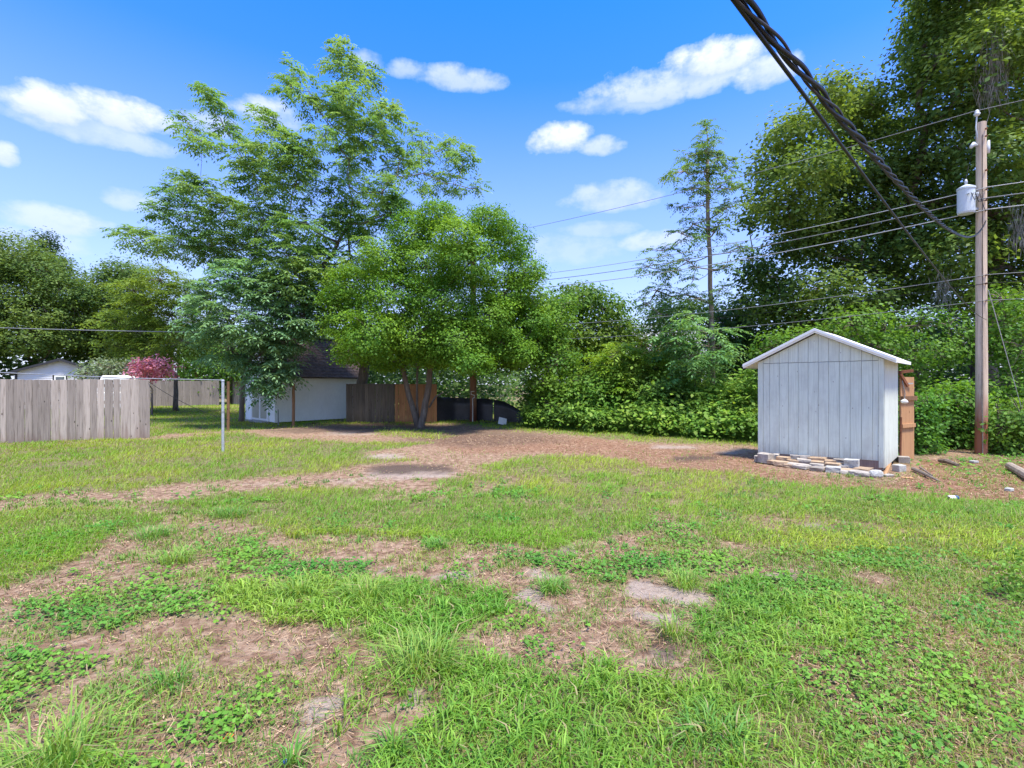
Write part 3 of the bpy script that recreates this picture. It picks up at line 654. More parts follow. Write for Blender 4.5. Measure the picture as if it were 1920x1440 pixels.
for k in range(4):
    y0, y1 = .035 + k * (DEP - .04) / 4, .035 + (k + 1) * (DEP - .04) / 4
    prism('board', [(y0 + .003, .05 + .02 * k), (y1 - .003, .07 + .02 * k), (y1 - .003, EAVE - .005), (y0 + .003, EAVE - .005)], W_ - .02, W_, M_shed, sh, .002, axis='y')
    prism('board', [(y0 + .003, .05), (y1 - .003, .05), (y1 - .003, EAVE - .005), (y0 + .003, EAVE - .005)], 0, .02, M_shed, sh, .002, axis='y')
prism('back_wall', [(0.03, .03), (W_ - .03, .03), (W_ - .03, EAVE), (W_ / 2, APEX - .02), (0.03, EAVE)], DEP - .01, DEP + .015, M_shed, sh)
sl = (APEX - EAVE) / (W_ / 2)
for sgn, ov in ((-1, .27), (1, .19)):
    e = W_ / 2 + ov; zz = APEX + .03 - e * sl; e0 = W_ / 2
    pts = [(e0, APEX + .03), (e0 + sgn * e, zz), (e0 + sgn * e, zz + .045), (e0, APEX + .075)]
    prism('roof_slope', pts, -.10, DEP + .03, M_whitepaint, sh)
    prism('fascia', [(e0, APEX + .0), (e0 + sgn * (e + .01), zz - .03), (e0 + sgn * (e + .01), zz + .052), (e0, APEX + .082)], -.135, -.102, M_whitepaint, sh, .004)
    prism('fascia_trim', [(e0, APEX + .035), (e0 + sgn * (e + .015), zz + .005), (e0 + sgn * (e + .015), zz + .062), (e0, APEX + .092)], -.155, -.137, M_whitepaint, sh, .003)
    prism('eave_board', [(-.10, zz - .02), (DEP + .03, zz - .02), (DEP + .03, zz + .045), (-.10, zz + .05)], e0 + sgn * e, e0 + sgn * (e + .02), M_whitepaint, sh, .003, axis='y')

# loose masonry before the shed
st = empty('stone_pile', SHED_L + SD * 1.2 - SN * .35, 'loose apron of flat stones and old pavers along the shed foot', 'stone pile')
ST = [(1416, 1424, 854, 866, 'g'), (1424, 1446, 850, 868, 'g'), (1449, 1460, 851, 865, 'g'), (1458, 1479, 856, 868, 't'), (1443, 1458, 863, 870, 't'), (1455, 1476, 866, 875, 't'), (1476, 1496, 862, 869, 't'), (1482, 1500, 853, 861, 'g'), (1501, 1518, 854, 861, 'g'),
      (1496, 1520, 860, 868, 'g'), (1475, 1495, 868, 875, 'g'), (1473, 1490, 874, 880, 't'), (1490, 1517, 876, 882, 'g'), (1495, 1520, 870, 876, 'g'), (1518, 1547, 857, 864, 't'), (1522, 1545, 864, 870, 't'), (1520, 1544, 869, 877, 'g'), (1524, 1548, 880, 887, 'g'),
      (1522, 1544, 876, 881, 't'), (1547, 1566, 862, 869, 't'), (1550, 1573, 868, 876, 't'), (1549, 1576, 875, 881, 'g'), (1550, 1575, 881, 892, 'c'), (1564, 1583, 860, 868, 'g'), (1585, 1609, 861, 878, 'c'), (1575, 1591, 872, 879, 'g'), (1575, 1605, 879, 886, 't'),
      (1577, 1603, 886, 893, 'g'), (1605, 1632, 877, 884, 't'), (1606, 1630, 886, 894, 'g'), (1596, 1606, 884, 893, 'g'), (1462, 1474, 874, 879, 't'), (1535, 1552, 886, 891, 't')]
for (a, b, c_, d_, k) in ST:
    uc = (a + b) / 2; wy = SHED_L.y + SD.y * along(SHED_L, SD, uc); vmax = 868 + (uc - 1420) / 210 * 26; vtop = 862 + (uc - 1420) / 210 * 8
    f = min(1, max(0, (d_ - vtop) / (vmax - vtop))); Yg = H * F / (vmax - 720); Ys = (wy - .10) * (1 - f) + Yg * f
    z0 = max(0, H - (d_ - 720) / F * Ys); w2 = (b - a) / F * Ys; h2 = max(.045, (d_ - c_) / F * Ys)
    bm = bmesh.new(); bmesh.ops.create_cube(bm, size=1); bmesh.ops.subdivide_edges(bm, edges=bm.edges[:], cuts=1, use_grid_fill=True)
    dp = rnd.uniform(.16, .28)
    for v in bm.verts:
        v.co = Vector((v.co.x * w2 * rnd.uniform(.9, 1.02), v.co.y * dp * rnd.uniform(.85, 1.1), v.co.z * h2 * rnd.uniform(.88, 1.05)))
    bmesh.ops.bevel(bm, geom=bm.edges[:], offset=.006, segments=1, affect='EDGES', clamp_overlap=True)
    me = bpy.data.meshes.new('stone'); bm.to_mesh(me); bm.free()
    o = link('stone', me, {'g': M_stone, 't': M_stonetan, 'c': M_conc}[k], st); g = GX(uc, Ys); o.location = (g.x - st.location.x, g.y - st.location.y, z0 + h2 / 2)
    o.rotation_euler = (rnd.uniform(-.06, .06), rnd.uniform(-.05, .05), math.atan2(SD.y, SD.x) + rnd.uniform(-.25, .25))
def rock(name, u, v, sx, sy, sz, mat, label, cat, rz=0, rx=0, jag=.12, z=0, parent=None):
    bm = bmesh.new(); bmesh.ops.create_icosphere(bm, subdivisions=2, radius=.5)
    for vv in bm.verts:
        q = 1 + rnd.uniform(-jag, jag); vv.co = Vector((math.copysign(abs(vv.co.x * 2) ** .75, vv.co.x) / 2 * sx * q, vv.co.y * sy * q, math.copysign(abs(vv.co.z * 2) ** .75, vv.co.z) / 2 * sz * q))
    me = bpy.data.meshes.new(name); bm.to_mesh(me); bm.free(); o = link(name, me, mat); g = G(u, v)
    o.location = (g.x, g.y, sz * .42 + z); o.rotation_euler = (rx, 0, rz); return tag(o, label, cat)
rock('paving_slab', 1643, 895, .22, .09, .15, M_conc, 'smooth rounded pale grey slab leaning at the near corner of the shed', 'slab', -.4, -.25, .02)
def brick(name, u, v, sx, sy, sz, mat, label, cat, rz=0, z=0):
    g = G(u, v); m = MB(); j = lambda: rnd.uniform(.94, 1.05)
    m.quadbox([(-sx / 2 * j(), -sy / 2 * j(), 0), (sx / 2 * j(), -sy / 2 * j(), 0), (sx / 2 * j(), sy / 2 * j(), 0), (-sx / 2 * j(), sy / 2 * j(), 0), (-sx / 2 * j(), -sy / 2 * j(), sz * j()), (sx / 2 * j(), -sy / 2 * j(), sz * j()), (sx / 2 * j(), sy / 2 * j(), sz * j()), (-sx / 2 * j(), sy / 2 * j(), sz * j())])
    o = m.build(name, mat, None, bevel=.008, loc=(g.x, g.y, z)); o.rotation_euler = (0, 0, rz); return tag(o, label, cat)
brick('concrete_block', 1686, 884, .19, .14, .13, M_conc, 'pale concrete block on the ground right of the shed corner', 'block', .3)
brick('concrete_block', 1694, 868, .20, .16, .14, M_stone, 'grey broken block in the rubble behind the pale block', 'block', -.5)
brick('concrete_block', 1664, 893, .17, .12, .04, M_stone, 'thin flat paver piece between the round slab and the pale block', 'block', .1)
brick('flat_stone', 1892, 921, .11, .08, .05, M_conc, 'small whitish stone on the mulch at the right', 'stone', .4)
brick('flat_stone', 1826, 868, .14, .10, .05, M_conc, 'small pale stone at the foot of the utility pole', 'stone', .2)
rock('rubble_lump', 1681, 862, .16, .14, .12, M_conc, 'rough white lump on the rubble beside the shed', 'rubble', .2)
rock('rubble_lump', 1700, 858, .2, .14, .10, M_stone, 'dark grey rubble lump beneath the leaning plywood', 'rubble', .9)
def stick(name, pts, r, mat, label, cat, n=7):
    m = MB(); m.tube(pts, r, n); return tag(m.build(name, mat), label, cat)
g1, g2 = G(1712, 884), G(1762, 906)
stick('fallen_branch', [g1 + Vector((0, 0, .05)), g1.lerp(g2, .5) + Vector((0, .05, .06)), g2 + Vector((0, 0, .03))], [.035, .03, .015], M_bark, 'dark rotten branch lying on the mulch beside the shed', 'branch')
g1, g2 = G(1725, 880), G(1748, 897)
stick('fallen_branch', [g1 + Vector((0, 0, .04)), g2 + Vector((0, 0, .05))], [.02, .012], M_bark, 'thinner dark stick alongside the rotten branch', 'branch')
g1, g2 = G(1762, 868), G(1796, 876)
stick('fallen_log', [g1 + Vector((0, 0, .05)), g1.lerp(g2, .4) + Vector((0, 0, .07)), g2 + Vector((0, 0, .04))], [.04, .05, .03], M_bark, 'short charred log between the shed and the utility pole', 'log')
g1, g2 = G(1893, 879), G(1935, 905)
stick('timber_log', [g1 + Vector((0, 0, .06)), g2 + Vector((0, 0, .07))], [.07, .08], M_barkpale, 'weathered grey timber lying at the right edge of the yard', 'log', 10)
g1, g2 = G(1658, 893), G(1678, 866)
stick('board_offcut', [g1 + Vector((0, 0, .02)), g2 + Vector((-.05, 0, .10))], .025, M_ply, 'tan splintered board offcut leaning at the shed corner', 'board', 4)
g1, g2 = G(1690, 897), G(1712, 899)
stick('board_offcut', [g1 + Vector((0, 0, .015)), g2 + Vector((0, 0, .015))], .018, M_ply, 'orange board scrap flat on the mulch', 'board', 4)
# plywood sheet, bar, bracket, lamp behind the right wall
pw = SHED_R + SN * 1.66 + SD * .02
py = empty('plywood_sheet', pw, 'orange-brown plywood sheet standing behind the right side of the shed', 'plywood', rz=math.atan2(SN.y, SN.x) - .25)
m = MB(); m.box(0, .62, -.012, .012, .02, 1.80); m.build('panel', M_ply, py)
m = MB(); m.box(.0, .66, -.06, -.015, 1.30, 1.39); m.build('batten', M_post, py)
m = MB(); m.box(.0, .6, -.05, -.015, .72, .80); m.build('batten', M_ply, py)
a = SHED_R + SN * 1.60 + SD * .03
stick('iron_bar', [a + Vector((.0, 0, 0)), a + Vector((.03, 0.02, .95))], .022, M_rust, 'thin dark rusty bar leaning against the plywood', 'bar')
br = empty('rusty_bracket', a + Vector((0, 0, 1.9)), 'rusty angle bracket sticking out under the shed eave', 'bracket')
m = MB(); m.bar((-.02, 0, 0), (.30, .05, .03), .05, .06); m.build('arm', M_rust, br)
m = MB(); m.bar((.0, 0, -.03), (.20, .05, -.30), .04, .05); m.build('strut', M_rust, br)
m = MB(); m.bar((.2, .1, -.24), (.42, .2, -.24), .03, .03); m.build('tip', M_conc, br)
lf = empty('outdoor_lamp', a + Vector((.06, -.03, 1.30)), 'small white lamp fitting hanging on a wire beside the plywood', 'lamp')
m = MB(); m.tube([(0, 0, 0), (.02, 0, .15), (-.02, 0, .32), (-.04, 0, .42)], .008, 6); m.build('lead', M_wire, lf)
m = MB(); m.tube([(-.06, 0, -.02), (.0, -.01, -.01), (.06, 0, -.03)], [.03, .05, .03], 10); m.build('housing', M_whitepaint, lf, smooth=True)
# drinks can
g = G(1787, 938); cn = empty('drink_can', g + Vector((0, 0, .033)), 'crushed white and blue drinks can lying on the mulch at right', 'can', rz=.1)
m = MB(); m.tube([(-.10, 0, 0), (-.085, 0, 0)], [.024, .034], 16); m.build('lid', M_trimdark, cn)
m = MB(); m.tube([(-.083, 0, 0), (-.02, 0.004, 0), (.02, 0, 0)], [.034, .031, .034], 16); m.build('body', M_whitepaint, cn)
m = MB(); m.tube([(.021, 0, 0), (.07, 0, 0), (.08, 0, 0)], [.034, .033, .025], 16); m.build('base', M_blue, cn)
g = G(535, 1437); m = MB(); m.tube([(0, 0, 0.005), (0, 0, .02)], [.018, .016], 14); tag(m.build('bottle_cap', M_blue, loc=g + Vector((0, 0, .005))), 'small dark blue bottle cap in the grass nearest the camera', 'bottle cap')
V, f, nper, cc = leaves_mesh(np.array([[0, 0, .03]]), np.array([[.8, .5, .1]]), np.array([[0, -.4, .9]]), np.array([.05]), np.array([.035]), np.array([[.45, .13, .03]]))
o = npmesh('fallen_leaf', V, f, nper, cc, M_litter); o.location = G(418, 1398); tag(o, 'single orange dead leaf on the straw in the foreground', 'leaf')

# ------------------------------------------------------------------ white shed behind the tree
K = G(516, 794); e1 = Vector((2.5, 2.9, 0)).normalized(); LEN, WID = 4.1, 3.0
ws = empty('white_shed', K, 'white shed with dark shingle roof and tan-panelled double door', 'shed', rz=math.atan2(e1.y, e1.x))
zt = 1.96; zr = 3.75
m = MB(); m.box(.0, LEN, .0, .06, .04, zt); m.build('long_wall', M_whitepaint, ws)
m = MB(); m.box(.0, LEN, WID - .06, WID, .04, zt); m.build('rear_wall', M_whitepaint, ws)
for x0 in (.0, LEN - .06):
    prism('gable_wall', [(.062, .04), (WID - .062, .04), (WID - .062, zt), (WID / 2, zr - .12), (.062, zt)], x0, x0 + .06, M_whitepaint, ws, axis='y')
for yy in (0, WID):
    s_ = -1 if yy == 0 else 1
    m = MB(); m.box(-.02, .07, yy + s_ * .002 - .01, yy + s_ * .002 + .012, .03, zt - .01); m.build('corner_trim', M_whitepaint, ws)
m = MB(); m.box(LEN - .09, LEN + .01, -.02, -.002, .03, zt - .01); m.build('corner_trim', M_whitepaint, ws)
def e2u(u):   # distance along the door wall
    e2 = Vector((-e1.y, e1.x, 0)); return along(K, e2, u)
da, dm, db = e2u(503), e2u(489), e2u(474)
for y0, y1 in ((da, dm - .01), (dm + .01, db)):
    d = MB(); d.box(-.045, -.004, y0, y1, .10, 1.78); do = d.build('door', M_whitepaint, ws)
    for z0, z1 in ((.16, .92), (1.02, 1.70)):
        q = MB(); q.box(-.052, -.046, y0 + .07, y1 - .07, z0, z1); q.build('door_panel', M_tan, do)
    for yy in (y0, y1 - .035):
        q = MB(); q.box(-.06, -.0455, yy, yy + .035, .10, 1.78); q.build('door_trim', M_whitepaint, do)
for y0, y1 in ((da - .09, da - .003), (db + .003, db + .09)):
    d = MB(); d.box(-.05, -.003, y0, y1, .06, 1.84); d.build('door_frame', M_whitepaint, ws)
d = MB(); d.box(-.3, -.01, da - .1, db + .1, .0, .06); d.build('doorstep', M_conc, ws)
for sgn in (0, 1):
    yr = lambda t: (WID / 2 + (WID / 2 + .16) * t) if sgn else (WID / 2 - (WID / 2 + .16) * t)
    zf = lambda t: zr - (zr - zt + .06) * t
    prism('roof_deck', [(yr(0), zf(0)), (yr(1), zf(1)), (yr(1), zf(1) + .04), (yr(0), zf(0) + .04)], -.18, LEN + .18, M_trimdark, ws, axis='y')
    m = MB(); nr = 13
    for r_ in range(nr):
        t0, t1 = r_ / nr, (r_ + 1.12) / nr; x0 = -.2 - (.15 if r_ % 2 else 0)
        while x0 < LEN + .2:
            w2 = rnd.uniform(.26, .34); xa, xb = max(-.2, x0), min(LEN + .2, x0 + w2 - .012); lift = rnd.uniform(0, .008)
            if xb > xa: m.quadbox([(xa, yr(t0), zf(t0) + .043), (xb, yr(t0), zf(t0) + .043), (xb, yr(t1), zf(t1) + .052 + lift), (xa, yr(t1), zf(t1) + .052 + lift), (xa, yr(t0), zf(t0) + .05), (xb, yr(t0), zf(t0) + .05), (xb, yr(t1), zf(t1) + .075 + lift), (xa, yr(t1), zf(t1) + .075 + lift)])
            x0 += w2
    tag(m.build('shingles', M_shingle, ws), kind='stuff')
m = MB(); m.bar((-.21, WID / 2, zr + .075), (LEN + .21, WID / 2, zr + .075), .2, .03); m.build('ridge_cap', M_shingle, ws)

# ------------------------------------------------------------------ black sheet screen, second pole, leaning board
bs = empty('black_screen', GX(818, 22.0), 'low black plastic sheet screen between the orange fence and the bushes', 'screen')
prof = [(818, 744, 21.6), (835, 745, 21.9), (855, 745.5, 22.2), (874, 746.5, 22.3), (889, 747, 22.2), (891, 747, 22.2), (905, 747, 22.1), (924, 749, 22.0), (926, 749, 22.0), (945, 753, 21.8), (962, 761, 21.6), (985, 776, 21.2)]
for a, b in ((0, 4), (5, 7), (8, 11)):
    m = MB(); pts = prof[a:b + 1]; fine = []
    for i in range(len(pts) - 1):
        for t in np.linspace(0, 1, 5)[:-1]: fine.append(tuple(pts[i][k] * (1 - t) + pts[i + 1][k] * t for k in range(3)))
    fine.append(pts[-1]); n = len(fine)
    for th in (0, .012):
        for i, (u, v, Yd) in enumerate(fine):
            for h in (0, .33, .66, 1):
                z = (H - (v - 720) / F * Yd) * h; g = GX(u, Yd + .014 * math.sin(i * 1.1 + h * 2 + a)); m.v.append((g.x - bs.location.x, g.y - bs.location.y + th, z))
    for s_ in (0, 1):
        for i in range(n - 1):
            for k in range(3):
                q = (s_ * n * 4 + i * 4 + k, s_ * n * 4 + (i + 1) * 4 + k, s_ * n * 4 + (i + 1) * 4 + k + 1, s_ * n * 4 + i * 4 + k + 1); m.f.append(q if s_ == 0 else q[::-1])
    for i in range(n - 1): m.f.append((i * 4 + 3, (i + 1) * 4 + 3, n * 4 + (i + 1) * 4 + 3, n * 4 + i * 4 + 3))
    m.build('sheet', M_black, bs, smooth=True)
g = G(941, 796); o = brick('white_board', 941, 796, .34, .02, .30, M_whitepaint, 'small white board tilted against the low black sheet screen', 'board', .1); o.rotation_euler = (-.5, .25, .1)

PA, PB = G(1840, 851), G(887, 790); PA.z = PB.z = 0
PC = PA + (PA - PB) * .85
def pole(name, P0, h, r0, r1, mat, label):
    t = empty(name, P0, label, 'utility pole')
    m = MB(); zs = [-.4, 0, .3, 1, 2, 3, 4, 5, 6, 7, h]; m.tube([(0.01 * math.sin(z * 1.3), 0.01 * math.cos(z), z) for z in zs], [r0 + (r1 - r0) * max(0, z) / h for z in zs], 20); m.build('shaft', mat, t, smooth=False); return t
pa = pole('utility_pole', PA, 7.82, .148, .116, M_pole, 'tall weathered utility pole with grey transformer, red-brown at its foot')
cd = Vector((-.55, -.83, 0)).normalized()
m = MB(); m.tube([cd * .158 + Vector((0, 0, 0)), cd * .152 + Vector((0, 0, 1.9)), cd * .148 + Vector((0, 0, 3.2))], .016, 8); m.build('conduit', M_barkpale, pa)
m = MB(); m.tube([cd * .148 + Vector((0, 0, 3.2)), cd * .122 + Vector((0, 0, 7.5))], .007, 6); m.build('ground_wire', M_cable, pa)
for z in (6.65, 6.2, 5.95, 5.72, 7.45, 7.62, 4.2, 4.0, 3.6):
    m = MB(); m.tube([Vector((0, -.13, z)), Vector((0, -.175, z))], .022, 8); m.build('bolt', M_rust, pa)
m = MB(); m.tube([(-.10, 0, 7.45), (-.16, 0, 7.7), (-.13, 0, 8.0)], .018, 8); m.build('pin', M_porc, pa)
m = MB(); m.tube([(-.13, 0, 7.98), (-.13, 0, 8.03), (-.13, 0, 8.04), (-.13, 0, 8.08), (-.13, 0, 8.12)], [.05, .085, .05, .06, .03], 14); m.build('insulator', M_porc, pa, smooth=True)
m = MB(); m.tube([(-.12, 0, 7.28), (-.26, -.03, 7.30), (-.36, -.05, 7.22)], [.03, .055, .04], 10); m.build('cutout', M_porc, pa, smooth=True)
m = MB(); m.tube([(.2, 0, 7.10), (.2, 0, 7.22), (.22, 0, 7.40)], [.045, .05, .03], 10); m.build('arrester', M_porc, pa, smooth=True)
m = MB(); m.bar((.08, 0, 7.25), (.22, 0, 7.25), .03, .03); m.build('arrester_arm', M_steel, pa)
tr = Vector((-.47, -.02, 0))
m = MB(); m.tube([tr + Vector((0, 0, 5.66)), tr + Vector((0, 0, 5.70)), tr + Vector((0, 0, 6.22)), tr + Vector((0, 0, 6.23))], [.185, .205, .205, .218], 28); tk = m.build('transformer_tank', M_trans, pa, smooth=False)
m = MB(); m.tube([tr + Vector((0, 0, 6.232)), tr + Vector((0, 0, 6.27)), tr + Vector((0, 0, 6.33))], [.222, .218, .09], 28); m.build('lid', M_trans, tk)
for z in (5.78, 6.10):
    m = MB(); m.bar(tr + Vector((.2, 0, z)), Vector((-.1, 0, z)), .06, .05); m.build('hanger', M_steel, tk)
m = MB(); m.tube([tr + Vector((-.02, -.02, 6.30)), tr + Vector((-.02, -.02, 6.38)), tr + Vector((-.02, -.02, 6.40)), tr + Vector((-.02, -.02, 6.47))], [.05, .03, .045, .02], 12); m.build('bushing', M_porc, tk, smooth=True)
for dx in (-.12, 0, .12):
    m = MB(); m.tube([tr + Vector((dx, -.18, 6.08)), tr + Vector((dx, -.26, 6.08))], .025, 8); m.build('terminal', M_porc, tk)
m = MB()
m.tube([tr + Vector((-.02, -.02, 6.47)), (-.36, .02, 6.8), (-.28, -.05, 7.22)], .006, 6)
m.build('tap_wire', M_cable, pa)
for i, (x0, z0, z1) in enumerate(((-.12, 6.08, 6.24), (0, 6.08, 5.98), (.12, 6.08, 5.72))):
    m = MB(); m.tube([tr + Vector((x0, -.29, z0)), tr + Vector((x0 + .05, -.34, z0 - .18 - .05 * i)), Vector((-.06, -.2, z1 - .05)), Vector((0, -.17, z1))], .008, 6); m.build('lead', M_cable, pa)
for ch in pa.children_recursive:      # wood and fittings are slimmer than first laid out
    for v in ch.data.vertices: v.co.x *= .80; v.co.y *= .80
pb = pole('utility_pole', PB, 7.9, .155, .12, M_poleB, 'farther red-brown utility pole rising into the trees behind the black screen')
m = MB(); m.tube([(.0, -.19, 0), (.0, -.19, .92), (-.0, -.2, 1.02), (.08, -.2, 1.06), (.08, -.2, 1.15), (-.07, -.2, 1.2), (-.07, -.2, 1.32), (.07, -.2, 1.33)], .018, 8); m.build('conduit', M_whitepaint, pb)
pc = pole('utility_pole', PC, 7.9, .155, .12, M_pole, 'next utility pole of the line beyond the right edge')

def span(A, B, sag, r, mat, name, label, cat='wire', group='wires of the pole line', n=26, parent=None):
    pts = [A.lerp(B, t) - Vector((0, 0, 4 * sag * t * (1 - t))) for t in np.linspace(0, 1, n)]
    m = MB(); m.tube(pts, r, 6); return tag(m.build(name, mat), label, cat, group)
sd_ = Vector((0, -.15, 0)); dirn = (PB - PA).normalized()
rows = [(8.1, 8.05, .22, .008, M_wire, 'topmost thin power wire'), (6.24, 6.2, .34, .009, M_alu, 'upper of three secondary wires level with the transformer'), (5.99, 5.95, .34, .011, M_wire, 'middle of three secondary wires level with the transformer'),
        (5.72, 5.68, .36, .011, M_alu, 'lowest of three secondary wires, just under the transformer'), (4.20, 4.15, .30, .008, M_wire, 'upper communication cable below mid-pole'), (4.0, 3.98, .32, .006, M_cable, 'middle thin communication cable below mid-pole'), (3.6, 3.55, .25, .007, M_wire, 'lowest communication cable above shed roof height')]
for i, (za, zb, sg, r_, mt, lb) in enumerate(rows):
    o_ = Vector((-.13, 0, 0)) if i == 0 else sd_
    span(PA + o_ + Vector((0, 0, za)), PB + o_ + Vector((0, 0, zb)), sg, r_, mt, 'power_line', lb + ', running left to the farther pole')
    span(PA + o_ + Vector((0, 0, za)), PC + o_ + Vector((0, 0, zb)), sg * .5, r_, mt, 'power_line', lb + ', running right out of view')
span(PA + Vector((.05, -.12, 3.85)), Vector((PA.x + 1.15, PA.y - .1, 0)), .0, .008, M_alu, 'guy_wire', 'thin guy wire slanting down right of the near utility pole', 'guy wire')
span(P(-500, 590, 30), PB + Vector((0, 0, 3.9)), .35, .02, M_wire, 'power_line', 'pale wire crossing in front of the dark left trees')
# service drop to the house behind the camera
N0 = P(1392, 0, 1.02); A1 = PA + Vector((-.05, -.16, 5.45)); A2 = PA + Vector((-.03, -.16, 3.15))
N0b = N0 + (N0 - A1) * .10
def drop(A, B, sag, off, turns, n=640, ph=0):
    out = []
    for t in np.linspace(-.06, 1, n) ** 1.0:
        c = A.lerp(B, t) - Vector((0, 0, 4 * sag * t * (1 - t))); a = ph + turns * t * 2 * math.pi
        d = (B - A).normalized(); x = d.cross(Vector((0, 0, 1))).normalized(); y = x.cross(d); out.append(c + (x * math.cos(a) + y * math.sin(a)) * off)
    return out
sv = empty('service_cable', N0, 'thick twisted black service cable coming from overhead down to the pole transformer', 'cable')
for k, (r_, mt) in enumerate(((.0058, M_cable), (.0058, M_cable), (.0036, M_trimdark))):
    m = MB(); m.tube([p_ - N0 for p_ in drop(N0, A1, .43, .0085, 27, ph=k * 2.09)], r_, 8); m.build('strand', mt, sv, smooth=True)
m = MB(); m.tube(drop(N0 + Vector((-.012, .0, -.008)), A2, .13, .0, 0, 160), .0048, 8); tag(m.build('telephone_cable', M_cable, smooth=True), 'thinner smooth black cable beneath the twisted service cable', 'cable')

# ------------------------------------------------------------------ buildings far off
nb = empty('neighbour_house', GX(112, 33), 'small neighbouring house with white siding and black gable trim beyond the fence', 'house', rz=.72)
hw = 2.06; ez = 2.50; az_ = 3.28
prism('gable_wall', [(-hw, 0), (hw, 0), (hw, ez), (0, az_ - .04), (-hw, ez)], .0, .1, M_siding, nb)
m = MB(); m.box(-hw, -hw + .1, .1, 7, 0, ez); m.build('wall', M_siding, nb); m = MB(); m.box(hw - .1, hw, .1, 7, 0, ez); m.build('wall', M_siding, nb)
m = MB(); z = .1
while z < az_ - .15:
    w2 = hw if z < ez else hw * (az_ - .06 - z) / (az_ - ez); m.quadbox([(-w2, -.025, z), (w2, -.025, z), (w2, .0, z), (-w2, .0, z), (-w2, -.004, z + .115), (w2, -.004, z + .115), (w2, .0, z + .115), (-w2, .0, z + .115)]); z += .12
tag(m.build('siding', M_siding, nb), kind='stuff')
for s_ in (-1, 1):
    prism('roof', [(0, az_), (s_ * (hw + .5), az_ - (hw + .5) * (az_ - ez) / hw), (s_ * (hw + .5), az_ + .06 - (hw + .5) * (az_ - ez) / hw), (0, az_ + .08)], -.3, 7.2, M_trimdark, nb)
    prism('barge_board', [(0, az_ - .09), (s_ * (hw + .5), az_ - .09 - (hw + .5) * (az_ - ez) / hw), (s_ * (hw + .5), az_ + .02 - (hw + .5) * (az_ - ez) / hw), (0, az_ + .03)], -.34, -.302, M_trimdark, nb)
    m = MB(); m.box(s_ * hw - .06, s_ * hw + .06, -.05, -.026, 0, ez + .05); m.build('corner_trim', M_trimdark, nb)
wf = MB(); wf.box(-.35, .38, -.06, -.027, 1.2, 2.28); wfo = wf.build('window', M_trimdark, nb)
m = MB(); m.box(-.27, .30, -.075, -.061, 1.25, 2.22); fr = m.build('window_frame', M_whitepaint, wfo); m = MB(); m.box(-.2, .23, -.082, -.076, 1.3, 2.12); m.build('window_pane', M_glass, wfo)
vn = empty('parked_van', GX(222, 26), 'white van whose roof just shows above the grey board fence', 'van', rz=.68)
m = MB(); m.quadbox([(-.95, 0, .35), (.95, 0, .35), (.95, 4.4, .35), (-.95, 4.4, .35), (-.95, 0, 1.25), (.95, 0, 1.25), (.95, 4.4, 1.25), (-.95, 4.4, 1.25)]); m.build('body', M_whitepaint, vn, bevel=.08)
m = MB(); m.quadbox([(-.9, .05, 1.26), (.9, .05, 1.26), (.9, 3.2, 1.26), (-.9, 3.2, 1.26), (-.68, .25, 2.1), (.68, .25, 2.1), (.68, 3.0, 2.1), (-.68, 3.0, 2.1)]); m.build('cabin', M_whitepaint, vn, bevel=.06)
m = MB(); m.quadbox([(-.80, .062, 1.36), (.80, .062, 1.36), (.80, .09, 1.36), (-.80, .09, 1.36), (-.64, .20, 2.0), (.64, .20, 2.0), (.64, .23, 2.0), (-.64, .23, 2.0)]); m.build('rear_window', M_porc, vn)
for x0 in (-.9, .7):
    for y0 in (.8, 3.4):
        m = MB(); m.tube([(x0, y0, .33), (x0 + .2, y0, .33)], .33, 16); m.build('wheel', M_cable, vn)
wh = empty('white_warehouse', GX(1242, 90), 'plain white flat-roofed warehouse far behind the gap in the trees', 'building')
m = MB(); m.box(-8, 8, 0, 12, 0, 12.0); m.build('wall', M_whitepaint, wh)
m = MB(); m.box(-8.2, 8.2, -.2, 12.2, 12.0, 12.4); m.build('roof', M_porc, wh)

